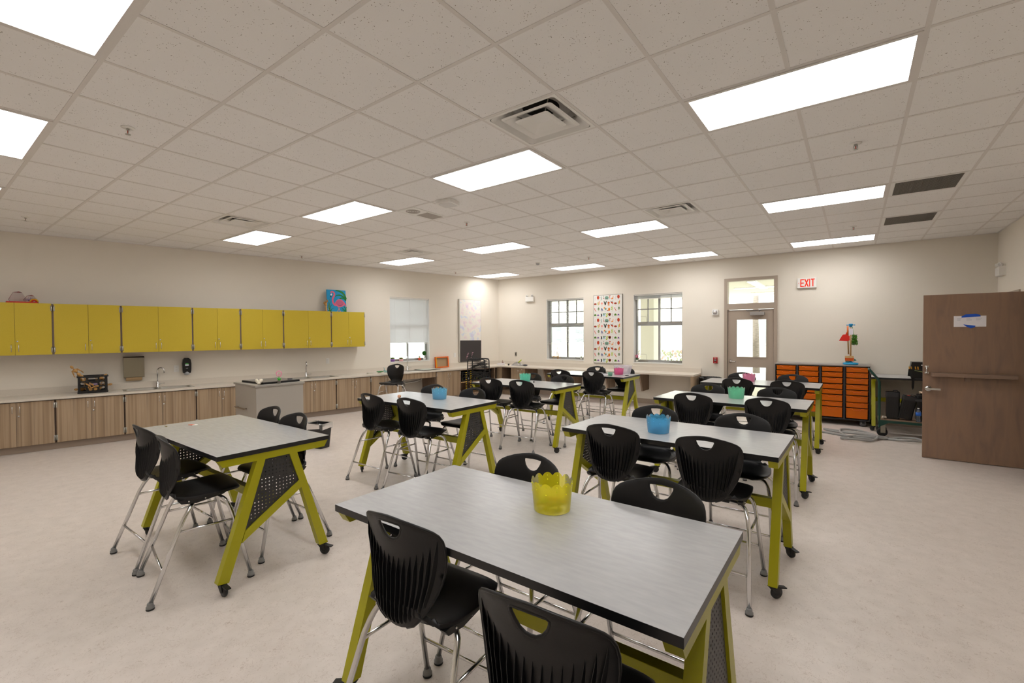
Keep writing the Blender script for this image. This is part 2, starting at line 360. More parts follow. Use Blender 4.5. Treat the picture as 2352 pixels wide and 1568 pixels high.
def diffuser():
    t = thing('air_diffuser', '', 'air vent'); a = U/2
    f_ = MB(); plate(f_, rect(-a+.01, -a+.01, a-.01, a-.01), [rrect(-a+.032, -a+.032, a-.032, a-.032, .03)], -.004, -.001); f_.build('flange', M_WHITE, t)
    r_ = MB(); rings = [(a-.032, -.003), (a-.045, .008), (a-.09, .05), (.185, .10), (.135, .11)]
    V = []; n = 24
    for hh, z in rings:
        lp = rrect(-hh, -hh, hh, hh, min(.03+(a-hh)*.6, hh*.98), 5); V.append([(x, y, z) for x, y in lp])
    for A, B in zip(V, V[1:]):
        k_ = len(A); r_.add(A+B, [(i, k_+i, k_+(i+1) % k_, (i+1) % k_) for i in range(k_)], 0, True)
    r_.box((-.02, -.02, .155), (.02, .02, .16), 1); r_.add(V[-1], [tuple(range(len(V[-1])))], 1)
    r_.build('throat', [mat('diffuser_inside', (.9, .89, .87), .4), mat('duct_dark', (.03, .03, .03), .8)], t)
    for sz, z, nm in ((.213, .004, 'cone_plate'), (.14, -.004, 'cone_plate')):
        c_ = MB(); A = []
        for hh, zz in ((sz, z), (sz-.015, z-.008), (sz-.04, z+.004), (sz-.085, z+.03)):
            A.append([(x, y, zz) for x, y in rrect(-hh, -hh, hh, hh, .022, 4)])
        for P_, Q in zip(A, A[1:]):
            k_ = len(P_); c_.add(P_+Q, [(i, (i+1) % k_, k_+(i+1) % k_, k_+i) for i in range(k_)], 0, True)
        if sz < .15: c_.add(A[-1], [tuple(reversed(range(len(A[-1]))))], 0)
        else:
            lp = A[-1]; inn = [(p[0]*.78, p[1]*.78, p[2]+.012) for p in lp]; k_ = len(lp); c_.add(lp+inn, [(i, (i+1) % k_, k_+(i+1) % k_, k_+i) for i in range(k_)], 0, True)
        c_.build(nm, M_WHITE, t)
    l_ = MB()
    for x, y in ((.2, .2), (-.2, .2), (.2, -.2), (-.2, -.2)): l_.tube([(x*.5, y*.5, .02), (x, y, .07)], .004, 6)
    l_.build('hanger', M_STEEL, t)
    return t
proto = diffuser(); first = True
for (i, j), lb in zip(DIFF, ('large square white air diffuser nearest the camera, beside the light panel', 'square white air diffuser in the right half, behind the nearest one', 'square white air diffuser over the left wall cabinets', 'square white air diffuser farthest left by the corner windows')):
    o = proto if first else copy_tree(proto); first = False
    x0, y0, x1, y1 = cell(i, j); o.location = ((x0+x1)/2, (y0+y1)/2, H); tag(o, lb, 'air vent', 'square air diffusers')
def grille():
    t = thing('return_grille', '', 'air vent'); a = U/2
    f_ = MB(); plate(f_, rect(-a+.01, -a+.01, a-.01, a-.01), [rect(-a+.045, -a+.03, a-.045, a-.03)], -.005, -.001); f_.build('frame', M_WHITE, t)
    g_ = MB(); g_.box((-a+.045, -a+.03, -.001), (a-.045, a-.03, .0)); 
    for k_ in range(44):
        x = -a+.05+k_*(2*a-.1)/43; g_.box((x-.0015, -a+.03, -.004), (x+.0015, a-.03, -.001))
    for k_ in range(44):
        y = -a+.035+k_*(2*a-.07)/43; g_.box((-a+.045, y-.0015, -.0035), (a-.045, y+.0015, -.001))
    g_.build('grid', mat('grille_grey', (.5, .48, .45), .6), t); return t
proto = grille()
for q, (i, j, lb) in enumerate(((-5, 8, 'grey grid return air grille, nearer of the two at upper right'), (-5, 11, 'grey grid return air grille, farther of the two at upper right'))):
    o = proto if q == 0 else copy_tree(proto); x0, y0, x1, y1 = cell(i, j); o.location = ((x0+x1)/2, (y0+y1)/2, H); tag(o, lb, 'air vent', 'return air grilles')
# ceiling speaker strip
t = thing('speaker_grille', 'pale half-tile speaker panel with round and ribbed grilles', 'speaker', (-2.286, 2.743, H))
MB().box((-.145, -.29, -.005), (.145, .29, -.001)).build('panel', M_WHITE, t)
g_ = MB()
for k_ in range(14): g_.box((-.1, -.02+k_*.02, -.009), (.1, -.01+k_*.02, -.005))
g_.build('ribbed_grille', mat('speaker_rib', (.72, .69, .66), .5), t)
g_ = MB()
for rr in (.025, .045, .065, .085): g_.tube([(rr*cos(a*pi/12), -.17+rr*sin(a*pi/12), -.007) for a in range(24)], .004, 5, closed=True)
g_.build('round_grille', mat('speaker_rib'), t)
# sprinklers
def sprinkler():
    t = thing('sprinkler', '', 'sprinkler')
    MB().lathe([(.0, -.001), (.042, -.001), (.04, -.006), (.016, -.01)], 20).build('escutcheon', M_WHITE, t)
    MB().lathe([(.012, -.008), (.012, -.02), (.007, -.022)], 12).tube([(-.012, 0, -.018), (-.014, 0, -.035), (-.003, 0, -.05)], .0025, 6).tube([(.012, 0, -.018), (.014, 0, -.035), (.003, 0, -.05)], .0025, 6).build('frame', M_STEEL, t)
    MB().tube([(0, 0, -.022), (0, 0, -.046)], .0035, 8).build('bulb', cm((.8, .2, .05)), t)
    MB().lathe([(0, -.048), (.017, -.05), (.017, -.052), (0, -.052)], 14).build('deflector', M_STEEL, t)
    return t
proto = sprinkler()
SPR = [(-2.16, -.27, 'over the left side in front of the left table'), (2.15, 3.4, 'below the large light panel at right'), (2.13, 7.1, 'far right between the two light panels'), (-6.43, -.3, 'far left above the yellow cabinets'),
       (-2.147, 3.41, 'near the white wireless unit in the middle'), (-2.174, 7.1, 'far middle before the back wall light panels'), (-6.5, 3.43, 'left, above the flamingo painting'), (-5.816, 7.03, 'far left corner by the covered board')]
for q, (x, y, lb) in enumerate(SPR):
    o = proto if q == 0 else copy_tree(proto); o.location = (x, y, H); tag(o, 'small ceiling sprinkler head, '+lb, 'sprinkler', 'ceiling sprinkler heads')
t = thing('wireless_access_point', 'white rounded wireless unit on the ceiling beside the speaker panel', 'wireless unit', (-1.64, 2.53, H), .2)
MB().prism(rrect(-.11, -.11, .11, .11, .04), -.045, -.002, side_mi=0).build('housing', M_WHITE, t, bevel=.01)
MB().prism(rrect(-.085, -.085, .085, .085, .03), -.05, -.045).build('cover', mat('unit_cover', (.86, .85, .84), .4), t)
t = thing('occupancy_sensor', 'small round ceiling sensor in the far middle', 'sensor', (-3.4, 7.08, H))
MB().lathe([(.055, -.001), (.055, -.012), (.045, -.02)], 24).build('base', M_WHITE, t)
MB().lathe([(.04, -.018), (.036, -.04), (.02, -.052), (0, -.056)], 20).build('lens', mat('sensor_lens', (.7, .7, .7), .3), t)

# ---------------------------------------------------------------- windows
def window(name, x0, x1, z0, z1, T, mid=None, big=True):
    """aluminium window: upper sash with glazing bars, middle rail, lower sash of two panes; local y points into the room, wall is y -0.2..0"""
    root = bpy.data.objects.new(name, None); COL.objects.link(root); root.matrix_world = T; struct(root); root.empty_display_size = .1
    W = x1-x0; zc = z0+(z1-z0)*.573; D0, D1 = -.185, -.125
    rv = MB(); e = .004
    rv.box((x0, -.2, z0), (x1, .012, z0+.022)); rv.box((x0, -.2, z0), (x0+e, 0, z1)); rv.box((x1-e, -.2, z0), (x1, 0, z1)); rv.box((x0, -.2, z1-e), (x1, 0, z1)); rv.build('reveal', M_TRIMW, root)
    f_ = MB(); b_ = .045; a0, a1, c0, c1 = x0+e, x1-e, z0+.022, z1-e
    f_.box((a0, D0, c0), (a0+b_, D1, c1)); f_.box((a1-b_, D0, c0), (a1, D1, c1)); f_.box((a0+b_, D0, c0), (a1-b_, D1, c0+.055)); f_.box((a0+b_, D0, c1-b_), (a1-b_, D1, c1))
    f_.box((a0+b_, D0, zc-.045), (a1-b_, D1+.01, zc+.045)); xm = (x0+x1)/2
    f_.box((xm-.022, D0, c0+.055), (xm+.022, D1-.01, zc-.045)); f_.box((xm-.022, D0, zc+.045), (xm+.022, D1-.01, c1-b_)); f_.build('window_frame', M_ALU, root)
    g_ = MB()
    for xa in ((a0+xm)/2+.01, (a1+xm)/2-.01): g_.box((xa-.012, D0+.02, zc+.045), (xa+.012, D1-.02, c1-b_))
    zz = (zc+.045+c1-b_)/2; g_.box((a0+b_, D0+.02, zz-.012), (xm-.022, D1-.02, zz+.012)); g_.box((xm+.022, D0+.02, zz-.012), (a1-b_, D1-.02, zz+.012)); g_.build('glazing_bar', M_ALU, root)
    for (pa, pb, pc, pd) in ((a0+b_, xm-.022, c0+.055, zc-.045), (xm+.022, a1-b_, c0+.055, zc-.045), (a0+b_, xm-.022, zc+.045, c1-b_), (xm+.022, a1-b_, zc+.045, c1-b_)):
        MB().add([(pa, D0+.03, pc), (pb, D0+.03, pc), (pb, D0+.03, pd), (pa, D0+.03, pd)], [(0, 1, 2, 3)]).build('pane', M_GLASS, root)
    for bz in (c0+.035, zc+.02):
        for xa in (a0+.17, a1-.17):
            h_ = MB(); h_.box((xa-.12, D1, bz-.018), (xa+.12, D1+.012, bz+.012))
            h_.tube([(xa-.11, D1+.02, bz), (xa-.095, D1+.03, bz+.15), (xa+.095, D1+.03, bz+.15), (xa+.11, D1+.02, bz)], .005, 6); h_.build('sash_handle', M_STEEL, root)
    return root
T_L = Matrix.Translation(C0) @ Matrix.Rotation(AL, 4, 'Z')
T_B = Matrix(((-1, 0, 0, 0), (0, -1, 0, BW), (0, 0, 1, 0), (0, 0, 0, 1)))     # local x = -world x, local y out of the back wall
window('window_1', WIN1[0], WIN1[1], WIN1[2], WIN1[3], T_L)
window('window_2', -WIN2[1], -WIN2[0], WIN2[2], WIN2[3], T_B)
window('window_3', -WIN3[1], -WIN3[0], WIN3[2], WIN3[3], T_B)
def blind(label, x0, x1, ztop, zbot, T, tilt, pitch=.021, stack=False):
    t = thing('window_blind', label, 'window blind', group=None); t.matrix_world = T
    W0, W1 = x0+.008, x1-.008
    MB().box((W0, -.06, ztop-.032), (W1, -.02, ztop-.005)).build('headrail', M_WHITE, t)
    s_ = MB(); n = int((ztop-.04-zbot-.02)/pitch)
    if stack:
        for k_ in range(16): s_.box((W0, -.055, ztop-.045-k_*.0036), (W1, -.025, ztop-.0435-k_*.0036))
        z_ = ztop-.045-16*.0036-.006
    else:
        for k_ in range(n):
            z = ztop-.05-k_*pitch; hw = .0125
            dy, dz = hw*cos(tilt), hw*sin(tilt)
            s_.add([(W0, -.04-dy, z+dz), (W1, -.04-dy, z+dz), (W1, -.04+dy, z-dz), (W0, -.04+dy, z-dz)], [(0, 1, 2, 3)])
        z_ = zbot+.006
    s_.build('slats', M_BLIND if tilt < 1 else glassy('closed_slat', (.9, .91, .91), .0, .3, .06), t)
    MB().box((W0, -.052, z_-.006), (W1, -.028, z_+.006)).build('bottom_rail', M_WHITE, t)
    c_ = MB()
    for fx in (.13, .5, .87):
        x = W0+(W1-W0)*fx; c_.tube([(x, -.026, ztop-.03), (x, -.026, z_)], .0012, 5)
    c_.tube([(W0+.08 if not stack else W1-.08, -.018, ztop-.03), (W0+.08 if not stack else W1-.08, -.018, ztop-.5)], .003, 6)
    c_.build('cord', M_WHITE, t); return t
blind('closed grey-white slatted blind covering most of the left wall window', WIN1[0], WIN1[1], WIN1[3], 1.405, T_L, radians(72), .0205)
blind('open slatted blind hanging half down in the window left of the animal fabric', -WIN2[1], -WIN2[0], WIN2[3], 1.355, T_B, radians(20), .0235)
blind('raised slatted blind bunched at the top of the window right of the animal fabric', -WIN3[1], -WIN3[0], WIN3[3], 2.4, T_B, 0, stack=True)

# ---------------------------------------------------------------- exterior door in the back wall
root = bpy.data.objects.new('door_1', None); COL.objects.link(root); struct(root); root.location = (0, BW, 0)
f_ = MB(); a, b_, zt = -.04, .934, 2.76; j = .062
f_.box((a, -.02, 0), (a+j, .14, zt)); f_.box((b_-j, -.02, 0), (b_, .14, zt)); f_.box((a+j, -.02, zt-.06), (b_-j, .14, zt)); f_.box((a+j, -.02, 2.115), (b_-j, .14, 2.235))
f_.box((a+j, .05, 0), (a+j+.012, .14, 2.115)); f_.box((b_-j-.012, .05, 0), (b_-j, .14, 2.115)); f_.build('door_frame', M_TAUPE, root)
d_ = MB(); plate(d_, rect(.03, .01, .866, 2.105), [rect(.19, 1.13, .745, 1.912), rect(.19, .25, .745, .94)], .012, .052, 'y'); d_.build('door_leaf', M_TAUPE, root)
g_ = MB()
for q in ((.19, 1.13, .745, 1.912), (.19, .25, .745, .94)): plate(g_, rect(q[0]-.015, q[1]-.015, q[2]+.015, q[3]+.015), [rect(q[0]+.012, q[1]+.012, q[2]-.012, q[3]-.012)], .004, .011, 'y')
g_.build('glass_stop', M_TAUPE, root)
for q in ((.19, 1.13, .745, 1.912), (.19, .25, .745, .94)): MB().add([(q[0], .032, q[1]), (q[2], .032, q[1]), (q[2], .032, q[3]), (q[0], .032, q[3])], [(0, 1, 2, 3)]).build('pane', M_GLASS, root)
MB().add([(a+j, .06, 2.235), (b_-j, .06, 2.235), (b_-j, .06, 2.70), (a+j, .06, 2.70)], [(0, 1, 2, 3)]).build('transom_pane', M_GLASS, root)
h_ = MB().lathe([(.034, 0), (.034, .012), (.02, .02), (.013, .05), (0, .052)], 20, T=TT(.085, .012, 1.04, rx=pi/2)); h_.tube([(.085, -.03, 1.04), (.12, -.035, 1.04), (.19, -.03, 1.035)], [.012, .011, .009], 10); h_.build('door_handle', M_CHROME, root)
h_ = MB(); h_.box((.45, -.055, 1.985), (.71, .01, 2.055)); h_.build('door_closer', mat('closer_silver', (.68, .66, .65), .4, .5), root, bevel=.004)
h_ = MB(); h_.box((.40, -.04, 2.07), (.66, -.028, 2.082)); h_.box((.38, -.03, 2.075), (.41, .01, 2.1)); h_.sphere((.62, -.034, 2.076), .018); h_.build('closer_arm', mat('closer_arm', (.5, .48, .47), .4, .6), root)
MB().box((.02, .0, 0), (.875, .1, .012)).build('threshold', M_STEEL, root)

# open walnut door leaf hinged on the right wall
root = bpy.data.objects.new('door_2', None); COL.objects.link(root); struct(root); root.location = (2.87, 6.66, 0)
LW = 1.07
MB().box((0, 0, .008), (LW, .044, 1.118)).build('lower_leaf', M_DOOR, root); MB().box((0, 0, 1.121), (LW, .044, 2.112)).build('upper_leaf', M_DOOR, root)
MB().box((.075, -.09, 1.068), (.835, .0, 1.112)).box((.39, -.05, 1.02), (.44, 0, 1.068)).build('shelf', M_DOORS, root, bevel=.003)
h_ = MB().lathe([(.036, 0), (.036, .01), (.028, .018), (.014, .022), (.014, .05), (0, .052)], 24, T=TT(.052, 0, .905, rx=pi/2)); h_.box((.04, -.062, .893), (.165, -.05, .917)); h_.build('door_handle', M_CHROME, root)
h_ = MB(); h_.tube([(.035, -.012, 1.1), (.035, -.012, 1.2)], .008, 10)
for z in (1.11, 1.19): h_.box((.015, -.01, z-.012), (.055, 0, z+.012)); h_.sphere((.035, -.012, z), .014)
h_.build('slide_bolt', M_CHROME, root)
h_ = MB()
for z in (.25, .85, 1.35, 1.9): h_.tube([(LW+.006, .01, z-.05), (LW+.006, .01, z+.05)], .008, 8)
h_.build('hinge', M_STEEL, root)
f_ = MB(); f_.box((RW-.02, DOP[1]-.06+.0, 0), (RW+.22, DOP[1], 2.18)); f_.box((RW-.02, DOP[0], 0), (RW+.22, DOP[0]+.06, 2.18)); f_.box((RW-.02, DOP[0], 2.12), (RW+.22, DOP[1], 2.18)); o = f_.build('trim_1', M_TAUPE); struct(o)
# edge of a second frame on the right wall beyond the leaf
f_ = MB(); f_.box((RW-.02, 7.82, 0), (RW-.001, 7.89, 2.21)); f_.box((RW-.02, 8.74, 0), (RW-.001, 8.81, 2.21)); f_.box((RW-.02, 7.89, 2.14), (RW-.001, 8.74, 2.21)); struct(f_.build('trim_2', M_TAUPE))
MB_ = MB().box((RW-.008, 7.89, .01), (RW-.001, 8.74, 2.14)); o = MB_.build('door_3', M_DOOR); struct(o)
# taped paper note
t = thing('taped_notice', 'folded white paper notice held by blue tape on the brown door', 'paper', (3.155, 6.655, 1.70))
sh = MB().box((0, .002, 0), (.29, .004, .135))
MB().prism([(.07, .115), (.24, .125), (.235, .145), (.2, .16), (.11, .155), (.07, .13)], .0, -.001, axis='y').build('tape', cm((.05, .33, .78), .5), t)
MB().prism([(.085, .03), (.195, .012), (.19, -.005), (.155, -.02), (.12, -.002)], .0, -.001, axis='y').build('tape', cm((.05, .33, .78), .5), t)
for k_ in range(9):
    x = .03+(k_ % 3)*.085; z = .102-(k_//3)*.011; sh.box((x, .0012, z), (x+.03+random.random()*.035, .002, z+.0022), 1)
sh.build('sheet', [cm((.93, .91, .92), .7), cm((.6, .62, .68), .7)], t)

# ---------------------------------------------------------------- tables
def make_table():
    t = thing('worktable', '', 'table'); hx, hy = .762, .381
    top = MB(); top.box((-hx, -hy, .8625), (hx, hy, .893), 0)
    top.mi[-6:] = [1, 0, 1, 1, 1, 1]; o = top.build('tabletop', [M_TOP, M_BLACKS], t, bevel=.0015)
    lw_ = .052
    pan = None
    for sx in (1, -1):
        x1 = sx*(hx-.006); x0 = sx*(hx-.006-lw_); f_ = MB()
        for poly in ([(-.373, .8615), (.373, .8615), (.345, .815), (-.345, .815)],
                     [(-.138, .8155), (-.084, .8155), (-.222, .37), (-.321, .075), (-.387, .085)],
                     [(.082, .8155), (.136, .8155), (.364, .085), (.298, .085), (.149, .609)],
                     [(-.219, .37), (.149, .609), (.165, .558), (-.241, .298)]):
            f_.prism(poly, min(x0, x1), max(x0, x1), axis='x')
        fr = f_.build('end_frame', M_LIME, t, bevel=.002)
        # perforated panel
        outer_ = [(-.082, .812), (.082, .812), (.149, .609), (-.219, .37)]; hs = []
        for a in range(16):
            for b2 in range(20):
                y = -.2+a*.024; z = .39+b2*.024+((a % 2)*0)
                ok = all(inside((y+dy, z+dz), outer_) for dy, dz in ((.011, 0), (-.011, 0), (0, .011), (0, -.011)))
                if ok: hs.append(circ(y, z, .0042, 8))
        if pan is None:
            p_ = MB(); plate(p_, outer_, hs, -.0012, .0012, 'x'); pan = p_.build('perforated_panel', M_PANEL, fr); pan.location.x = x1-sx*.012; 
        else:
            q = pan.copy(); COL.objects.link(q); q.parent = fr; q.location.x = x1-sx*.012
    MB().box((-hx+.058, -.025, .456), (hx-.058, .025, .52)).build('crossbeam', M_LIME, t, bevel=.002)
    for sx in (1, -1):
        for sy in (1, -1):
            cx_, cy_ = sx*(hx-.032), (.331 if sy > 0 else -.352)
            T = TT(cx_, cy_, 0, rz={(1, 1): -1.1, (1, -1): -1.5, (-1, 1): 2.4, (-1, -1): .9}[(sx, sy)])
            c_ = MB(); c_.lathe([(.02, .092), (.024, .084), (.024, .074)], 16, T=T)
            c_.prism([(-.026, .078), (.026, .078), (.036, .03), (.012, .03)], -.019, -.0145, axis='x', T=T); c_.prism([(-.026, .078), (.026, .078), (.036, .03), (.012, .03)], .0145, .019, axis='x', T=T); c_.box((-.019, -.026, .072), (.019, .026, .078), T=T)
            cas = c_.build('caster', M_RUBBER, t)
            MB().lathe([(.0, -.013), (.009, -.013), (.011, -.010), (.034, -.010), (.038, -.006), (.038, .006), (.034, .010), (.011, .010), (.009, .013), (0, .013)], 22, T=T @ TT(0, .022, .038, ry=pi/2)).build('wheel', mat('caster_wheel', (.1, .1, .1), .3), cas)
            MB().prism([(.02, .068), (.03, .076), (.085, .066), (.083, .060)], -.015, .015, axis='x', T=T).build('brake_lever', M_RUBBER, cas)
    return t
TABLES = {
 'T1': (1.052, .222, 180, 'nearest', 'large grey laminate worktable nearest the camera with a yellow bucket on it', 'yellow bucket table'),
 'A': (-1.79, .24, 0, 'left', 'grey laminate worktable at left with only paper scraps on its top', 'left table with paper scraps'),
 'R2': (1.033, 2.245, 179, 'right', 'grey laminate worktable with a bright blue bucket, right of centre', 'bright blue bucket table'),
 'M': (-1.83, 2.335, 0.6, 'middle', 'grey laminate worktable with a light blue bucket and a small pink ball', 'light blue bucket table'),
 'M2': (-1.87, 4.40, 180, 'middle', 'grey laminate worktable with a teal bucket in the middle file', 'teal bucket table'),
 'R3': (1.03, 4.35, 179, 'right', 'grey laminate worktable with a green bucket in the right file', 'green bucket table'),
 'R4': (1.025, 6.39, 180, 'right', 'far worktable in the right file with one pale pink bucket', 'farthest right table before the glazed door'),
 'B3': (-1.73, 6.38, 0, 'middle', 'far middle worktable with a clear bin and a bright pink bucket', 'far table with the clear bin'),
 'W': (3.145, 8.69, 0, 'wall', 'worktable against the back wall holding a black tool bag', ''),
}
tproto = make_table(); first = True
for k_, (x, y, a, *_r) in TABLES.items():
    o = tproto if first else copy_tree(tproto); first = False
    o.location = (x, y, 0); o.rotation_euler.z = radians(a); tag(o, _r[1], 'table', 'lime framed worktables')

# ---------------------------------------------------------------- chairs
def interp(tab, v_):
    if v_ <= tab[0][0]: return tab[0][1]
    for (a, p), (b2, q) in zip(tab, tab[1:]):
        if v_ <= b2: return p+(q-p)*(v_-a)/(b2-a)
    return tab[-1][1]
BO = [(.578, .03), (.585, .055), (.6, .088), (.62, .108), (.65, .132), (.68, .150), (.72, .170), (.76, .185), (.80, .195), (.85, .202), (.89, .203), (.92, .199), (.94, .19), (.953, .176), (.965, .152), (.977, .115), (.987, .07), (.993, .03)]
BYC = [(.578, -.158), (.62, -.166), (.68, -.166), (.75, -.163), (.85, -.168), (.93, -.18), (1.0, -.197)]
def by(x, z):
    cur = interp([(.58, .9), (.7, 1.5), (.8, 1.6), (.93, 1.45), (1., 1.3)], z); return interp(BYC, z)+cur*x*x
def make_chair():
    t = thing('classroom_chair', '', 'chair')
    outer_ = [(-w_, z) for z, w_ in BO]+[(0, .995)]+[(w_, z) for z, w_ in reversed(BO)]+[(0, .575)]
    hole = [(-.052, .972), (.0, .975), (.05, .972), (.057, .966), (.056, .955), (.048, .935), (.034, .917), (.016, .907), (0, .905), (-.016, .907), (-.034, .917), (-.048, .935), (-.057, .955), (-.058, .966)]
    inn = [(-.19+.02*a+(.01 if b2 % 2 else 0), .59+.02*b2) for a in range(20) for b2 in range(21)]
    def dist(p, lp): return min((p[0]-q[0])**2+(p[1]-q[1])**2 for q in lp)**.5
    inn = [p for p in inn if inside(p, outer_) and not inside(p, hole) and dist(p, outer_) > .009 and dist(p, hole) > .008]
    vs, fs = cdt(outer_, [hole], inn); b_ = MB(); b_.add([(x, by(x, z), z) for x, z in vs], fs, 0, True)
    o = b_.build('backrest', M_BLACK, t, recalc=True); s_ = o.modifiers.new('s', 'SOLIDIFY'); s_.thickness = .009; s_.offset = 0; bv = o.modifiers.new('b', 'BEVEL'); bv.width = .003; bv.segments = 2; bv.angle_limit = radians(50); bake(o)
    # rolled rim and hole lip, then the moulded fins on the rear face, all one mesh with the shell
    e = MB()
    e.tube([(x, by(x, z)-.001, z) for x, z in outer_[1:-2]], .0055, 6); e.tube([(x, by(x, z)-.001, z) for x, z in hole], .0055, 6, closed=True)
    for i in range(15):
        a = -1+2*i/14; pts = []
        for k_ in range(15):
            u_ = k_/14; z = (.838+.085*a*a)*(1-u_)+(.590+.085*abs(a)**2)*u_
            xt, xb = a*.184, a*.135; x = xt+(xb-xt)*(u_**1.6); pts.append((x, z, u_))
        L, R, L2, R2_ = [], [], [], []
        for x, z, u_ in pts:
            y = by(x, z); hgt = .016*min(1, u_*4)*(1 if u_ < .9 else (1-u_)*10*.7+.3)+.001; th = .0017; sk = -.006*a
            L.append((x-th, y-.003, z)); R.append((x+th, y-.003, z)); L2.append((x-th*.6+sk*min(1, u_*3), y-.004-hgt, z)); R2_.append((x+th*.6+sk*min(1, u_*3), y-.004-hgt, z))
        n = len(pts); V = L+L2+R2_+R
        e.add(V, [(i_, i_+1, n+i_+1, n+i_) for i_ in range(n-1)]+[(n+i_, n+i_+1, 2*n+i_+1, 2*n+i_) for i_ in range(n-1)]+[(2*n+i_, 2*n+i_+1, 3*n+i_+1, 3*n+i_) for i_ in range(n-1)], 0, False)
    me = bpy.data.meshes.new('x'); me.from_pydata([tuple(p) for p in e.v], [], e.f); me.polygons.foreach_set('use_smooth', e.sm)
    bm = bmesh.new(); bm.from_mesh(o.data); bm.from_mesh(me); bm.to_mesh(o.data); bm.free(); bpy.data.meshes.remove(me)
    # seat shell
    SW = [(-.157, .105), (-.152, .13), (-.145, .15), (-.125, .185), (-.08, .21), (0, .222), (.08, .225), (.15, .222), (.2, .21), (.23, .19), (.243, .165), (.249, .13)]
    SZ = [(-.157, .672), (-.154, .648), (-.148, .632), (-.135, .62), (-.11, .611), (-.04, .606), (.05, .612), (.13, .624), (.19, .63), (.22, .626), (.24, .615), (.249, .603)]
    ys = [-.157, -.154, -.151, -.147, -.14, -.125, -.1, -.07, -.03, .01, .05, .09, .13, .16, .19, .21, .225, .236, .243, .249]
    nu = 16; V, F = [], []
    for y in ys:
        w_ = interp(SW, y); zc = interp(SZ, y)
        for a in range(nu+1):
            u_ = -1+2*a/nu; x = u_*w_; up = .020*max(0, 1-(y+.16)/.35)*(abs(x)/.2)**2
            V.append((x, y+(.05*x*x/.04*(-.12) if y > .2 else 0)+(.9*x*x if y < -.13 else 0), zc+up-.008*(abs(u_)**6)))
    for b2 in range(len(ys)-1):
        for a in range(nu): F.append((b2*(nu+1)+a, b2*(nu+1)+a+1, (b2+1)*(nu+1)+a+1, (b2+1)*(nu+1)+a))
    s2 = MB(); s2.add(V, F, 0, True); o = s2.build('seat', M_BLACK, t); s_ = o.modifiers.new('s', 'SOLIDIFY'); s_.thickness = .018; s_.offset = -1; bv = o.modifiers.new('b', 'BEVEL'); bv.width = .005; bv.segments = 3; bv.angle_limit = radians(50); bake(o)
    k2 = MB(); k2.box((-.12, -.09, .572), (.12, .15, .596)); 
    for sx in (1, -1):
        k2.prism([(-.12, .60), (.17, .61), (.13, .588), (-.02, .565), (-.10, .575)], sx*.175, sx*.205, axis='x')
    k2.build('seat_bracket', M_BLACKS, t)
    rv = MB()
    for sx in (1, -1):
        for yy, zz in ((-.06, .585), (.03, .588), (.11, .6)): rv.sphere((sx*.206, yy, zz), .006, n=8)
    rv.build('rivet', M_CHROME, t)
    for sx in (1, -1):
        for front in (0, 1):
            if front: path = [(0, .10, .572), (sx*.10, .10, .572), (sx*.17, .115, .570), (sx*.205, .135, .555), (sx*.222, .155, .52), (sx*.235, .18, .44), (sx*.268, .272, .03)]
            else: path = [(0, -.02, .562), (sx*.10, -.025, .562), (sx*.17, -.035, .560), (sx*.207, -.055, .542), (sx*.225, -.085, .50), (sx*.238, -.115, .44), (sx*.268, -.272, .03)]
            sm = bez(path[:-1], 4)+[Vector(path[-1])]
            lg = MB().tube(sm, .0125, 10).build('leg', M_CHROME, t)
            fx, fy = path[-1][0], path[-1][1]
            MB().lathe([(.014, .042), (.017, .036), (.017, .026), (.022, .02), (.022, .008)], 16, 0, T=TT(fx, fy, 0)).lathe([(.0215, .012), (.0225, .008), (.0225, .002), (.02, 0), (0, 0)], 16, 1, T=TT(fx, fy, 0)).build('foot_glide', [M_GLIDE, M_RUBBER], lg)
    def pt(front, sx, z):
        a = (.235, .18, .44) if front else (.238, -.115, .44); b2 = (.268, .272, .03) if front else (.268, -.272, .03); u_ = (.44-z)/.41
        return (sx*(a[0]+(b2[0]-a[0])*u_), a[1]+(b2[1]-a[1])*u_, z)
    for sx in (1, -1): MB().tube([pt(0, sx, .415), pt(1, sx, .415)], .008, 8).build('side_stretcher', M_CHROME, t)
    MB().tube([pt(1, -1, .215), pt(1, 1, .215)], .008, 8).build('footrest', M_CHROME, t)
    MB().tube([pt(0, -1, .195), pt(0, 1, .195)], .008, 8).build('rear_stretcher', M_CHROME, t)
    return t
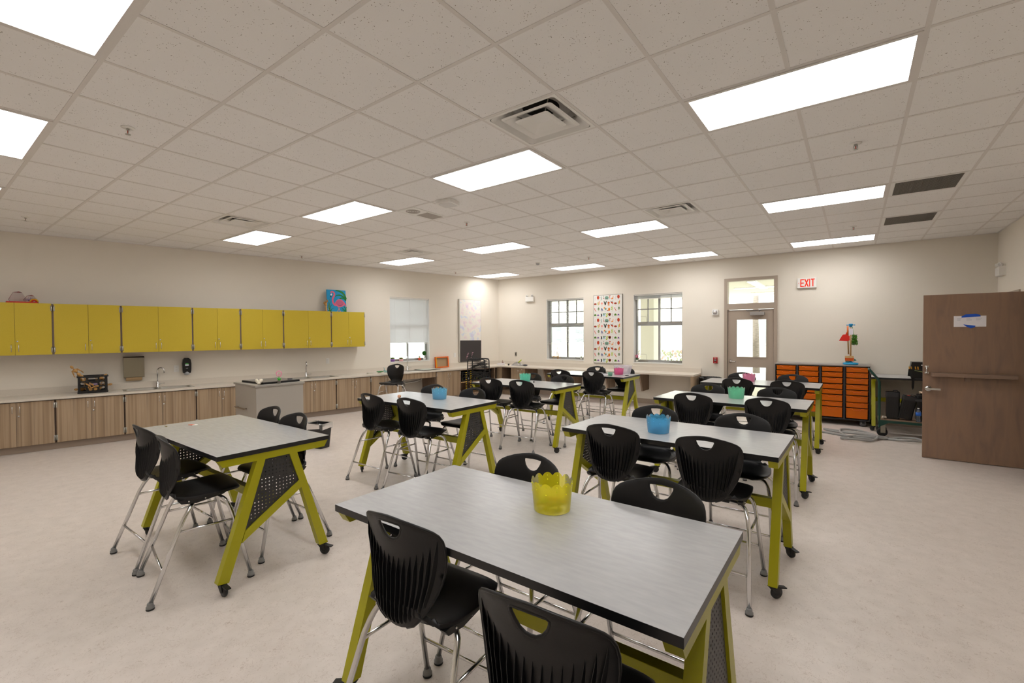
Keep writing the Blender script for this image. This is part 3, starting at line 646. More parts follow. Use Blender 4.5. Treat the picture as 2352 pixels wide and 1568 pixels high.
CH = [
 ('T1', 'near side, left chair', .786, -.07, 3), ('T1', 'near side, cut off below', 1.50, -.215, 4),
 ('A', 'near side, right chair, turned slightly', -1.465, -.122, -9.4), ('A', 'near side, left chair', -2.088, -.09, .3),
 ('M', 'near side, left chair', -2.19, 1.985, -1), ('M', 'near side, right chair', -1.556, 1.99, 5), ('M2', 'near side, left chair', -2.222, 4.106, 4.7), ('M2', 'near side, right chair', -1.654, 4.10, 6),
 ('B3', 'near side, left chair', -2.12, 5.99, 0), ('B3', 'near side, right chair', -1.492, 6.03, 0), ('M2', 'far side, left chair', -2.079, 4.74, 180), ('M2', 'far side, right chair', -1.47, 4.71, 180),
 ('M', 'far side, left chair behind the bucket', -2.18, 2.66, 182), ('M', 'far side, right chair', -1.505, 2.66, 180), ('A', 'far side, left chair', -2.105, .56, 178), ('A', 'far side, right chair', -1.561, .50, 181),
 ('T1', 'far side, left chair behind the bucket', .755, .55, 180), ('T1', 'far side, right chair', 1.462, .53, 180), ('R2', 'near side, left chair', .73, 1.916, 2), ('R2', 'near side, right chair', 1.40, 1.90, 0),
 ('R2', 'far side, left chair', .732, 2.57, 180), ('R2', 'far side, right chair', 1.44, 2.56, 180), ('R3', 'near side, left chair', .736, 4.004, 0), ('R3', 'near side, right chair', 1.452, 4.02, 0),
 ('R3', 'far side, left chair', .674, 4.66, 180), ('R3', 'far side, right chair', 1.43, 4.68, 180), ('R4', 'near side, left chair', .80, 6.05, 0), ('R4', 'near side, right chair', 1.42, 6.06, 0),
 ('R4', 'far side, left chair', .70, 6.68, 180), ('R4', 'far side, right chair', 1.40, 6.70, 180), ('B3', 'far side, left chair', -1.88, 6.70, 180), ('B3', 'far side, right chair', -1.30, 6.69, 180)]
cproto = make_chair(); first = True
for k_, lb, x, y, a in CH:
    o = cproto if first else copy_tree(cproto); first = False
    o.location = (x, y, 0); o.rotation_euler.z = radians(a)
    tag(o, 'black high chair at the %s, %s' % (TABLES[k_][5], lb), 'chair', 'black high chairs around the worktables')
o = copy_tree(cproto); o.location = (-5.764, 5.009, 0); o.rotation_euler.z = radians(199); tag(o, 'lone black high chair turned sideways in front of the small sink counter', 'chair'); 
if 'group' in o: del o['group']
o = copy_tree(cproto); o.location = (2.07, -.334, 0); o.rotation_euler.z = radians(90); tag(o, 'black high chair whose back corner just shows at the bottom edge of the picture', 'chair')
if 'group' in o: del o['group']

# ---------------------------------------------------------------- cabinets along the left wall (local x = along wall from the corner, y = out)
def pull(mb, x, z0, z1, y):      # thin vertical bow handle
    mb.tube([(x, y, z0), (x, y+.028, z0+.006), (x, y+.028, z1-.006), (x, y, z1)], .0045, 6)
def door_panel(parent, x0, x1, z0, z1, y, m_, hside, hz, lockz, hinge_side):
    d = MB().box((x0, y, z0), (x1, y+.019, z1)).build('door', m_, parent, bevel=.0008)
    h_ = MB(); pull(h_, x0+.035 if hside < 0 else x1-.035, hz[0], hz[1], y+.019); h_.build('handle', M_CHROME, d)
    if lockz: MB().lathe([(.011, 0), (.011, .004), (0, .005)], 14, T=TT(x0+.022 if hside < 0 else x1-.022, y+.019, lockz, rx=-pi/2)).build('lock', M_CHROME, d)
    xh = x1+.001 if hinge_side > 0 else x0-.001
    for z in (z0+.07, z1-.07):
        h_ = MB(); h_.tube([(xh, y+.022, z-.04), (xh, y+.022, z+.04)], .008, 8); h_.box((xh-.012 if hinge_side > 0 else xh-.006, y+.0192, z-.04), (xh+.006 if hinge_side > 0 else xh+.012, y+.0215, z+.04)); h_.build('hinge', M_STEEL, d)
    return d
UPS = [4.222, 4.967, 5.903, 6.644, 7.380, 8.326, 9.099, 9.872]
ULB = ['rightmost one under the flamingo painting', 'second from the right', 'third from the right', 'fourth from the right', 'fifth from the right, beside the towel dispenser', 'third from the left', 'above the black crate', 'leftmost one cut by the picture edge']
for q, (a, b_) in enumerate(zip(UPS, UPS[1:])):
    t = thing('wall_cabinet', 'yellow two-door wall cabinet, '+(ULB[q] if q < 5 else ('above the black crate' if q == 5 else 'leftmost one cut by the picture edge')), 'cabinet', lwp((a+b_)/2, 0, 1.378), AL, 'yellow wall cabinets')
    W = b_-a; bd = MB(); bd.box((-W/2+.001, .001, 0), (W/2-.001, .335, .752)); bd.build('body', M_YBODY, t)
    for s_, x0, x1 in ((-1, -W/2+.012, -.0015), (1, .0015, W/2-.012)):
        door_panel(t, x0, x1, .0, .754, .337, M_YEL, 1 if s_ < 0 else -1, (.05, .155), .20 if s_ < 0 else None, s_)
def base_cabinet(a, b_, label):
    t = thing('base_cabinet', label, 'cabinet', lwp((a+b_)/2, 0, 0), AL, 'striped wood base cabinets')
    W = b_-a; MB().box((-W/2+.001, .001, .1), (W/2-.001, .588, .733)).build('body', mat('cabinet_core_brown', (.38, .31, .26), .6), t)
    MB().box((-W/2, .002, 0), (W/2, .535, .1)).build('toe_kick', M_BASE, t)
    for s_, x0, x1 in ((-1, -W/2+.011, -.0015), (1, .0015, W/2-.011)):
        door_panel(t, x0, x1, .106, .722, .59, M_WOOD, 1 if s_ < 0 else -1, (.575, .675), .53 if s_ < 0 else None, s_)
    return t
BS = [(9.085, 9.86, 'leftmost, cut by the picture edge'), (8.316, 9.085, 'below the black crate'), (7.381, 8.316, 'below the left double sink'), (6.644, 7.381, 'just left of the grey cart'), (5.903, 6.644, 'hidden behind the grey cart'),
      (4.978, 5.903, 'below the middle sink, right of the cart'), (4.226, 4.978, 'second to the right of the cart'), (3.464, 4.226, 'behind the lone chair'), (1.821, 2.542, 'between the small sink opening and open shelves')]
for a, b_, lb in BS: base_cabinet(a, b_, 'striped wood two-door base cabinet, '+lb)
# open shelf unit by the corner
t = thing('open_shelf_cabinet', 'striped wood open shelf cabinet in the corner holding black crates', 'cabinet', lwp(1.24, 0, 0), AL)
W = 1.16; x0, x1 = -W/2, W/2
MB().box((x0+.0, .002, 0), (x1, .535, .1)).build('toe_kick', M_BASE, t)
MB().box((x0, .002, .1), (x0+.018, .6, .733)).box((x1-.018, .002, .1), (x1, .6, .733)).box((x0+.018, .002, .1), (x1-.018, .02, .733)).build('side_panel', M_WOODD, t)
MB().box((x0+.018, .02, .1), (x1-.018, .598, .118)).box((x0+.018, .02, .715), (x1-.018, .598, .733)).build('body', M_WOOD, t)
MB().box((x0+.018, .02, .40), (x1-.018, .595, .42)).build('shelf', M_BIRCH, t)
# panelled knee space under the small sink
t = thing('sink_apron', 'striped wood apron panel under the small sink by the window', 'panel', lwp(3.003, 0, 0), AL)
MB().box((-.459, .57, .60), (.459, .589, .733)).build('apron', M_WOOD, t)
MB().box((-.459, .002, .0), (-.441, .57, .733)).build('side_panel', M_WOODD, t)
t = thing('drain_pipe', 'grey sink drain pipes under the small sink', 'pipe', lwp(3.003, .28, 0), AL)
g_ = MB(); g_.tube(bez([(-.25, 0, .70), (-.25, 0, .58), (-.22, 0, .53), (-.1, 0, .505), (.2, 0, .48), (.22, 0, .48)], 5), .021, 10)
g_.tube([(.22, 0, .70), (.22, 0, .44)], .021, 10); g_.tube(bez([(.22, 0, .44), (.22, -.02, .38), (.22, -.08, .38), (.22, -.1, .44), (.22, -.16, .46), (.22, -.278, .46)], 4), .019, 10)
g_.build('pipe', M_STEEL, t)
g_ = MB()
for x, z in ((-.25, .66), (.22, .66), (.22, .5)): g_.lathe([(.027, 0), (.027, .025)], 14, T=TT(x, 0, z))
g_.build('coupling', M_CHROME, t)

# back wall lower units (local frame of T_B: x = -world x)
t = thing('corner_cubby', 'wood corner cubby with an open compartment under the back counter', 'cabinet', bwp(-5.44, 0, 0), pi)
# extents in local x (= -world): filler 5.69..5.51, cubby 5.51..5.19
def lx(x): return -(x+5.44)
MB().box((lx(-5.60), .30, 0), (lx(-5.19), .535, .1)).build('toe_kick', M_WOOD, t)
MB().box((lx(-5.69), .58, .1), (lx(-5.515), .6, .733)).build('filler', M_WOOD, t)
MB().box((lx(-5.515), .1, .1), (lx(-5.497), .6, .733)).box((lx(-5.208), .1, .1), (lx(-5.191), .6, .733)).box((lx(-5.497), .1, .1), (lx(-5.208), .118, .733)).box((lx(-5.497), .118, .1), (lx(-5.208), .6, .118)).build('side_panel', M_WOODD, t)
MB().box((lx(-5.497), .118, .33), (lx(-5.208), .6, .35)).build('shelf', M_WOODD, t)
t = thing('drawer_cabinet', 'striped wood cabinet with a drawer over a door under the back counter', 'cabinet', bwp(-4.965, 0, 0), pi)
MB().box((-.223, .002, 0), (.223, .535, .1)).build('toe_kick', M_WOOD, t); MB().box((-.223, .002, .1), (.223, .588, .733)).build('body', M_WOODD, t)
d = MB().box((-.22, .59, .585), (.22, .608, .725)).build('drawer', M_WOOD, t)
h_ = MB(); h_.tube([(-.05, .608, .655), (-.047, .634, .655), (.047, .634, .655), (.05, .608, .655)], .0045, 6); h_.build('handle', M_CHROME, d)
MB().lathe([(.011, 0), (.011, .004), (0, .005)], 14, T=TT(-.12, .608, .69, rx=-pi/2)).build('lock', M_CHROME, d)
d = MB().box((-.22, .59, .106), (.22, .608, .578)).build('door', M_WOOD, t); h_ = MB(); pull(h_, -.17, .44, .54, .608); h_.build('handle', M_CHROME, d)
for q, (x, lb) in enumerate(((-4.22, 'behind the far middle chairs'), (-3.417, 'left of the easel window'), (-2.512, 'below the animal fabric'), (-1.676, 'rightmost, below the window with the flower'))):
    o = MB().prism([(.001, .33), (.38, .33), (.55, .733), (.001, .733)], -.016, .016, axis='x').build('counter_bracket', M_WOODD); o.location = bwp(x, 0); o.rotation_euler.z = pi
    MB().box((-.022, .001, .34), (.022, .03, .72)).build('wall_cleat', M_WOODD, o)
    tag(o, 'brown wood bracket holding up the back counter, '+lb, 'bracket', 'counter brackets')
o = MB().box((-.03, .002, 0), (.03, .6, .733)).build('end_panel', M_WOOD); o.location = bwp(-.53, 0); o.rotation_euler.z = pi; tag(o, 'wood panel carrying the right end of the back counter', 'panel')

# L-shaped worktop with sink cut-outs
SINKS = [(7.40, 8.31, .13, .50, 'left double'), (4.90, 5.86, .13, .50, 'middle double'), (2.50, 3.24, .13, .50, 'small')]
dc = .635
def l2(s_, d): p = lwp(s_, d); return (p.x, p.y)
# inner corner of the L: line at d = dc from left wall meets y = BW-dc
yy = BW-dc; s_in = ((C0+WN*dc).y-yy)/WT.y; xin = l2(s_in, dc)
ctop = [l2(9.87, .001), l2(9.87, dc), xin, (-.56, yy), (-.50, yy+.05), (-.50, BW-.001), (C0.x+.001, BW-.001)]
t = thing('worktop', 'long beige L-shaped worktop along the left and back walls', 'counter')
mb = MB(); plate(mb, ctop, [[l2(a, c), l2(b_, c), l2(b_, d_), l2(a, d_)] for a, b_, c, d_, _ in SINKS], .735, .767); mb.build('counter_top', M_COUNTER, t, recalc=True)
mb = MB(); mb.box((C0.x+.02, BW-.021, .767), (-.50, BW-.001, .866)); T_ = Matrix.Translation(C0) @ Matrix.Rotation(AL, 4, 'Z'); mb.box((.004, .001, .767), (9.87, .021, .866), T=T_); mb.build('backsplash', M_COUNTER, t)
def sink(a, b_, c, d_, lb):
    t = thing('sink', 'stainless steel %s sink set in the left worktop' % lb, 'sink', lwp((a+b_)/2, 0, .767), AL); W = b_-a
    rim = MB(); bw_ = W/2-.045; b1 = rrect(-W/2+.03, c+.03, -.02, d_-.03, .05); b2 = rrect(.02, c+.03, W/2-.03, d_-.03, .05)
    plate(rim, rect(-W/2-.012, c-.012, W/2+.012, d_+.012), [b1, b2], .0005, .004); rim.build('rim', M_STEEL, t, recalc=True)
    for lp in (b1, b2):
        bo = MB(); n = len(lp); cx_ = sum(p[0] for p in lp)/n; cy_ = sum(p[1] for p in lp)/n
        A = [(*p, .003) for p in lp]; B = [(cx_+(p[0]-cx_)*.94, cy_+(p[1]-cy_)*.92, -.13) for p in lp]; Cc = [(cx_+(p[0]-cx_)*.8, cy_+(p[1]-cy_)*.75, -.145) for p in lp]
        bo.add(A+B+Cc, [(i, n+i, n+(i+1) % n, (i+1) % n) for i in range(n)]+[(n+i, 2*n+i, 2*n+(i+1) % n, n+(i+1) % n) for i in range(n)]+[tuple(range(2*n, 3*n))], 0, True)
        bo.lathe([(.035, -.143), (.03, -.141), (0, -.142)], 14, T=TT(cx_, cy_, 0)); bo.build('bowl', M_STEEL, t, recalc=True)
    return t
for sk in SINKS: sink(*sk)
def faucet(s_, lb, swing=0, hgt=.30):
    t = thing('faucet', 'chrome gooseneck faucet '+lb, 'faucet', lwp(s_, .085, .7675), AL)
    MB().lathe([(.028, 0), (.028, .006), (.021, .014), (.02, .075), (.014, .09), (.01, .1)], 18).build('body', M_CHROME, t)
    r_ = .055; c_, s2 = cos(swing), sin(swing); P = [(0, 0, .09), (0, 0, hgt-r_)]
    for a in range(1, 11):
        th = pi*a/11*1.05; dd = r_-r_*cos(th); P.append((dd*s2, dd*c_, hgt-r_+r_*sin(th)))
    P.append((2*r_*s2, 2*r_*c_, hgt-r_-.035)); MB().tube(P, .009, 10).build('spout', M_CHROME, t)
    h_ = MB(); h_.tube([(-.018, 0, .05), (-.04, 0, .055)], .012, 10); h_.tube([(-.04, 0, .058), (-.10, .01, .062)], .004, 8); h_.build('lever', M_CHROME, t)
faucet(7.855, 'at the left double sink', -.9, .33); faucet(5.40, 'at the middle sink behind the cart', .2, .32); faucet(3.03, 'at the small sink under the window', .5, .33)

# ---------------------------------------------------------------- wall fittings
def outlet(name, label, T, duplex=True, metal=False):
    m_ = M_STEEL if metal else M_WHITE
    t = thing(name, label, 'power outlet' if not metal else 'data outlet'); t.matrix_world = T
    MB().box((-.036, .0005, -.058), (.036, .006, .058)).build('cover_plate', m_, t, bevel=.002)
    g_ = MB()
    if duplex:
        for z in (-.022, .022):
            g_.prism(circ(0, z, .017, 14), .006, .008, axis='y')
        for z in (-.022, .022):
            for x in (-.006, .006): g_.box((x-.0012, .008, z-.003), (x+.0012, .0085, z+.006), 1)
    else: g_.box((-.012, .006, -.015), (.012, .008, .02), 1)
    g_.build('receptacle', [m_, cm((.15, .14, .14))], t)
outlet('power_outlet', 'white outlet between the towel dispenser and soap dispenser', T_L @ TT(7.58, 0, 1.062))
outlet('power_outlet', 'white outlet below the rightmost yellow cabinet', T_L @ TT(4.92, 0, 1.075))
outlet('power_outlet', 'white outlet between the orange tray and covered board', T_L @ TT(1.558, 0, 1.08))
outlet('data_outlet', 'metal data plate on the back wall near the corner', T_B @ TT(5.474, 0, 1.061), False, True)
t = thing('towel_dispenser', 'steel paper towel dispenser under the yellow cabinets', 'towel dispenser', lwp(8.163, 0, .955), AL)
MB().prism([(.001, 0), (.10, 0), (.10, .325), (.085, .345), (.001, .345)], -.135, .135, axis='x').build('housing', mat('dispenser_steel', (.58, .55, .48), .38, 1.), t, bevel=.006)
MB().prism([(.03, .004), (.09, .004), (.075, -.03), (.05, -.055), (.03, -.06), (.04, -.03)], -.105, .105, axis='x').build('paper_towel', cm((.80, .68, .52), .8), t)
t = thing('soap_dispenser', 'black wall soap dispenser with a green and white label', 'soap dispenser', lwp(7.436, 0, .95), AL)
MB().prism([(-.052, .03), (-.062, .08), (-.066, .2), (-.055, .27), (-.03, .295), (.03, .295), (.055, .27), (.066, .2), (.062, .08), (.052, .03)], .001, .09, axis='y').build('body', M_BAG, t, bevel=.02)
MB().sphere((0, .06, .03), .048, sc=(1, .8, .85)).build('push_lever', mat('lever_grey', (.66, .67, .68), .4), t)
MB().prism([(-.027, .185), (.027, .185), (.02, .205), (-.02, .205)], .0905, .0925, axis='y', mi=1).prism([(-.027, .158), (.027, .158), (.027, .184), (-.027, .184)], .0905, .0925, axis='y').build('product_label', [cm((.86, .88, .92)), cm((.28, .65, .3))], t)
mb = MB(); [mb.prism(circ(.012-.008*i, .115, .0032, 8), .0905, .0915, axis='y') for i in range(4)]; mb.build('maker_mark', cm((.85, .85, .85)), t)

def em_light(label, T):
    t = thing('emergency_light', label, 'emergency light'); t.matrix_world = T
    MB().prism([(.001, 0), (.075, .0), (.085, .02), (.085, .15), (.07, .165), (.001, .165)], -.15, .15, axis='x').build('housing', M_WHITE, t, bevel=.004)
    for s_ in (-1, 1):
        T2 = TT(s_*.1, .06, .195, rx=-pi/2-.25, rz=-s_*.5)
        l_ = MB(); l_.tube([(s_*.09, .05, .16), (s_*.1, .05, .19)], .01, 8); l_.lathe([(0, -.035), (.025, -.03), (.042, .0), (.042, .02), (.038, .022)], 18, T=T2); hd = l_.build('lamp_head', M_WHITE, t)
        MB().lathe([(.038, .018), (.02, .026), (0, .028)], 18, T=T2).build('lens', mat('lamp_lens', (.75, .74, .72), .15), hd)
em_light('white emergency light with two lamp heads on the back wall near the corner', T_B @ TT(4.965, 0, 2.505) @ Matrix.Scale(.84, 4))
T_R = Matrix(((0, -1, 0, RW), (1, 0, 0, 0), (0, 0, 1, 0), (0, 0, 0, 1)))      # local x = +y, local y = -x (out of right wall)
em_light('white emergency light with two lamp heads on the right wall', T_R @ TT(8.72, 0, 2.48) @ Matrix.Scale(.84, 4))

t = thing('exit_sign', 'white wall exit sign with red letters right of the glazed door', 'exit sign'); t.matrix_world = T_B @ TT(-1.422, 0, 2.575)
MB().box((-.155, .001, -.096), (.155, .045, .096)).build('housing', M_WHITE, t, bevel=.004)
g_ = MB(); RED = emis('exit_red', (1, .05, .02), .75)
def stroke(mb, x0, z0, x1, z1, w_, y0=.0455, y1=.047):
    a = Vector((x1-x0, z1-z0)); n_ = Vector((-a.y, a.x)).normalized()*w_/2; mb.prism([(x0+n_.x, z0+n_.y), (x0-n_.x, z0-n_.y), (x1-n_.x, z1-n_.y), (x1+n_.x, z1+n_.y)], y0, y1, axis='y')
# seen from the room local +x points to the viewer's left
def sx_(v_): return -v_
zb, zt_ = -.073, .073
for x in (-.105,): stroke(g_, sx_(x+.007), zb, sx_(x+.007), zt_, .017); [stroke(g_, sx_(x+.012), z, sx_(x+.058), z, .017) for z in (zb+.0085, 0, zt_-.0085)]
stroke(g_, sx_(-.032), zt_, sx_(.022), zb, .018); stroke(g_, sx_(.022), zt_, sx_(-.032), zb, .018)
stroke(g_, sx_(.045), zb, sx_(.045), zt_, .017)
stroke(g_, sx_(.066), zt_-.0085, sx_(.125), zt_-.0085, .017); stroke(g_, sx_(.096), zb, sx_(.096), zt_, .017)
stroke(g_, sx_(-.124), .012, sx_(-.138), 0, .004); stroke(g_, sx_(-.138), 0, sx_(-.124), -.012, .004)
g_.build('lettering', RED, t)
t = thing('alarm_strobe', 'white fire alarm strobe on the wall left of the glazed door', 'alarm strobe'); t.matrix_world = T_B @ TT(.216, 0, 2.072)
MB().prism(rrect(-.062, -.062, .062, .062, .02), .001, .035, axis='y').build('base', M_WHITE, t, bevel=.006)
MB().lathe([(.045, 0), (.04, .012), (.0, .016)], 20, T=TT(0, .035, 0, rx=-pi/2)).build('reflector', mat('strobe_ring', (.72, .71, .72), .25, .4), t)
MB().box((-.03, .05, -.012), (.03, .062, .012)).build('strobe_lamp', M_WHITE, t, bevel=.004)
t = thing('fire_alarm_pull', 'red fire alarm pull station beside the glazed door', 'fire alarm'); t.matrix_world = T_B @ TT(.209, 0, 1.054)
MB().box((-.042, .001, -.062), (.042, .045, .062)).build('housing', cm((.72, .08, .09), .35), t, bevel=.004)
MB().box((-.028, .0455, -.022), (.028, .05, .022)).build('pull_handle', cm((.10, .1, .1), .4), t)
g_ = MB().box((-.022, .0505, -.003), (.022, .053, .01), 0)
vs, fs = text_mesh('FIRE', .026); g_.add(vs, fs, 0, T=TT(0, .046, .044, rx=pi/2) @ Matrix.Rotation(pi, 4, 'Y'))
vs, fs = text_mesh('PULL', .012); g_.add(vs, fs, 0, T=TT(0, .046, -.045, rx=pi/2) @ Matrix.Rotation(pi, 4, 'Y')); g_.build('lettering', cm((.93, .9, .9)), t)

# ---------------------------------------------------------------- boards, fabric, painting
class Art:
    """flat painted shapes on a sheet: each new shape lies a hair in front of the last"""
    def __init__(s, y): s.mb = MB(); s.mats = []; s.y = y; s.ids = {}
    def c(s, col):
        if col not in s.ids: s.ids[col] = len(s.mats); s.mats.append(cm(col, .7))
        return s.ids[col]
    def poly(s, pts, col, lay=0):
        y = s.y+lay*.0004; n = len(pts); s.mb.add([(p[0], y, p[1]) for p in pts], [tuple(range(n))], s.c(col))
    def ell(s, x, z, rx, rz, col, lay=0, n=14, rot=0):
        s.poly([(x+rx*cos(2*pi*i/n)*cos(rot)-rz*sin(2*pi*i/n)*sin(rot), z+rx*cos(2*pi*i/n)*sin(rot)+rz*sin(2*pi*i/n)*cos(rot)) for i in range(n)], col, lay)
    def strip(s, pts, w_, col, lay=0):
        P = [Vector(p) for p in pts]; L, R = [], []; n = len(P)
        for i, p in enumerate(P):
            t_ = (P[min(i+1, n-1)]-P[max(i-1, 0)]).normalized(); ww = w_[i] if isinstance(w_, (list, tuple)) else w_; q = Vector((-t_.y, t_.x))*ww/2; L.append(p+q); R.append(p-q)
        y = s.y+lay*.0004; s.mb.add([(p.x, y, p.y) for p in L+R], [(i, i+1, n+i+1, n+i) for i in range(n-1)], s.c(col))
    def build(s, name, parent): return s.mb.build(name, s.mats, parent)
def curve2(pts, n=6): return [(p.x, p.y) for p in bez([(*p, 0) for p in pts], n)]
# animal fabric
t = thing('animal_fabric_board', 'tall white framed board with rows of small colourful animals between the windows', 'wall board'); t.matrix_world = T_B @ TT(2.676, 0, 1.742)
W, Hh = .38, .837
MB().box((-W, .001, -Hh), (W, .022, Hh)).build('backing', M_WHITE, t)
g_ = MB(); plate(g_, rect(-W, -Hh, W, Hh), [rect(-W+.009, -Hh+.009, W-.009, Hh-.009)], .001, .03, 'y'); g_.build('frame', mat('board_aluminium', (.78, .76, .72), .45, .1), t)
A = Art(.0235); BR, RU, GR, TE, OR, NV, LI, PU, PK, DK = (.62, .22, .1), (.76, .25, .08), (.3, .5, .12), (.5, .65, .58), (.93, .52, .1), (.12, .2, .5), (.7, .78, .15), (.45, .2, .6), (.95, .65, .6), (.2, .14, .13)
def glyph(k_, x, z, s):
    L = 1
    def e(dx, dz, rx, rz, c_, l=1, rot=0): A.ell(x-dx*s, z+dz*s, rx*s, rz*s, c_, l, 10, rot)
    def p(pts, c_, l=1): A.poly([(x-a*s, z+b2*s) for a, b2 in pts], c_, l)
    def st(pts, w_, c_, l=1): A.strip([(x-a*s, z+b2*s) for a, b2 in curve2(pts, 3)], w_*s, c_, l)
    if k_ == 0: st([(0, .4), (.15, .2), (-.1, 0), (.1, -.3)], .05, (.7, .7, .7))
    elif k_ == 1: e(0, 0, .32, .42, RU); p([(-.2, -.35), (-.05, -.35), (-.1, -.5)], RU); p([(.05, -.35), (.2, -.35), (.1, -.5)], RU)
    elif k_ == 2: st([(.1, .4), (0, .1), (.1, -.1), (0, -.4)], .14, (.38, .58, .52))
    elif k_ == 3: st([(-.05, .4), (0, .1)], .08, (.2, .3, .2)); st([(-.1, -.1), (.1, -.35)], .16, BR)
    elif k_ == 4: e(0, .08, .5, .36, TE); [p([(a-.1, 0), (a+.1, 0), (a+.06, -.45), (a-.06, -.45)], TE) for a in (-.3, 0, .3)]
    elif k_ == 5: p([(-.25, .25), (.3, .4), (.1, .1)], RU); p([(-.1, -.25), (.25, -.3), (0, 0)], OR); st([(-.3, -.38), (.3, -.36)], .05, (.55, .75, .9))
    elif k_ == 6: st([(.15, .42), (.12, 0)], .12, OR); e(-.05, -.15, .25, .14, OR); st([(-.2, -.2), (-.22, -.42)], .06, OR)
    elif k_ == 7: e(0, 0, .36, .22, BR)
    elif k_ == 8: st([(-.12, .25), (-.15, -.1), (-.05, -.45)], .16, LI); st([(.2, .45), (.1, 0), (.15, -.3)], .18, OR, 2)
    elif k_ == 9: e(0, .12, .3, .24, PK); [st([(a, -.05), (a+.03, -.4)], .03, PK) for a in (-.15, 0, .15)]
    elif k_ == 10: p([(-.4, .45), (-.25, .45), (.02, -.1), (.25, .45), (.42, .45), (.12, -.5), (-.12, -.5)], DK); e(0, .15, .12, .2, TE, 2)
    elif k_ == 11: e(0, .18, .28, .28, RU); e(0, .16, .14, .14, OR, 2); p([(-.2, -.15), (.2, -.15), (.22, -.42), (-.22, -.42)], OR)
    elif k_ == 12: e(.02, 0, .36, .18, RU, 1, .5); st([(-.4, .4), (-.1, .2), (.3, .42)], .08, DK, 2); st([(.1, -.1), (.2, -.42)], .08, RU)
    elif k_ == 13: st([(-.1, .4), (-.15, .1), (.2, -.4)], .13, (.85, .25, .12))
    elif k_ == 14: e(0, 0, .22, .36, (.4, .5, .36)); e(0, -.1, .1, .2, (.6, .65, .5), 2)
    elif k_ == 15: p([(0, .45), (-.3, -.3), (-.2, -.4), (0, .05), (.2, -.4), (.3, -.3)], NV)
    elif k_ == 16: e(.1, -.05, .24, .26, TE); p([(-.35, .35), (0, .3), (-.3, -.15)], OR, 2)
    elif k_ == 17: e(.12, 0, .25, .4, OR); e(-.25, -.3, .22, .1, BR, 2)
    elif k_ == 18: st([(.3, .35), (-.25, .3), (.25, .02), (-.25, -.15), (.25, -.38)], .12, LI)
    elif k_ == 19: p([(-.35, -.15), (-.25, .2), (0, .33), (.2, .2), (.3, -.15)], GR); e(.42, .02, .08, .06, LI)
    elif k_ == 20: p([(-.3, -.3), (0, .1), (.3, -.3)], PU)
    elif k_ == 21: e(.06, 0, .22, .4, (.12, .12, .13)); e(-.12, .02, .12, .22, (.93, .92, .9), 2)
    elif k_ == 22: e(0, .05, .28, .24, TE); e(.38, .15, .12, .12, (.3, .5, .55), 2); e(0, -.3, .45, .1, (.6, .8, .9), 2)
    elif k_ == 23: st([(-.2, -.4), (.1, -.2), (.05, .2), (.2, .42)], .26, LI)
    elif k_ == 24: e(0, 0, .38, .28, BR); p([(-.3, 0), (.3, 0), (.2, -.4), (-.2, -.4)], BR)
    else: st([(-.1, .4), (.1, .1), (-.1, -.1), (.2, -.4)], .1, (.75, .72, .72))
ROWS = [[0, 1, 2, 3, 4, 5, 6], [7, 8, 9, 10, 11, 12], [13, 14, 15, 16, 17, 18], [19, 20, 21, 22, 23, 24, 25]]
PER = .535
for rr in range(12):
    z = Hh-.075-rr*.139
    if z < -Hh+.04: break
    row = ROWS[rr % 4]; n = len(row); k_ = 0
    while True:
        x = -W+.05+(k_+.0)*PER/n
        if x > W-.035: break
        dz = (.012 if (k_ % n) % 2 else -.006)
        glyph(row[k_ % n], -x, z+dz, .104)
        A.poly([(-x-.028, z-.058), (-x+.024, z-.058), (-x+.024, z-.0555), (-x-.028, z-.0555)], (.68, .66, .66), 1); k_ += 1
A.build('animal_print', t)
# covered board on the left wall
t = thing('covered_board', 'tall framed board covered with pastel blotchy paper above and black paper below', 'wall board'); t.matrix_world = T_L @ TT(1.055, 0, 1.728)
W, Hh = .378, .842
MB().box((-W, .001, -Hh), (W, .02, Hh)).build('backing', mat('board_backing', (.85, .83, .78), .6), t)
g_ = MB(); plate(g_, rect(-W, -Hh, W, Hh), [rect(-W+.012, -Hh+.012, W-.03, Hh-.012)], .001, .03, 'y'); g_.build('frame', mat('board_aluminium'), t)
m_ = ramp_mat('pastel_paper', [(.28, (.84, .81, .90)), (.37, (.93, .86, .87)), (.46, (.93, .91, .89)), (.55, (.94, .92, .88)), (.64, (.86, .88, .92)), (.75, (.84, .81, .90))], (1, 1, 1), 7, .7, 3.5)
MB().box((-W+.01, .022, -.27), (W-.032, .031, Hh-.008)).build('pastel_paper', m_, t)
MB().prism([(-W+.0, -.268), (W-.035, -.262), (W-.03, -Hh-.0), (-W+.004, -Hh+.012)], .0315, .034, axis='y').build('black_paper', cm((.235, .215, .215), .8), t)
# flamingo painting on top of the cabinets
t = thing('flamingo_painting', 'canvas painting of a pink flamingo with green leaves on blue', 'painting'); t.matrix_world = T_L @ TT(4.757, .135, 2.135, rx=radians(6))
MB().box((-.207, 0, 0), (.207, .018, .475)).build('canvas', cm((.0, .60, .82), .6), t)
A = Art(.0184); PKF, PKD, LF, LF2 = (.91, .42, .56), (.80, .40, .54), (.05, .50, .22), (.32, .55, .16)
X0 = .207
def fp(px_, py_): return (X0-px_*.414, .475-py_*.475)      # fractions of the canvas, left to right, top to bottom
def F(pts): return [fp(*p) for p in pts]
A.strip(curve2(F([(.47, .02), (.62, .04), (.8, .1), (.92, .22), (1.0, .4)]), 5), [.012+.03*min(1, i/8) for i in range(21)], LF, 1)
A.strip(curve2(F([(.43, .3), (.55, .24), (.72, .24), (.88, .32), (1.0, .44)]), 5), [.01+.022*min(1, i/8) for i in range(21)], LF, 1)
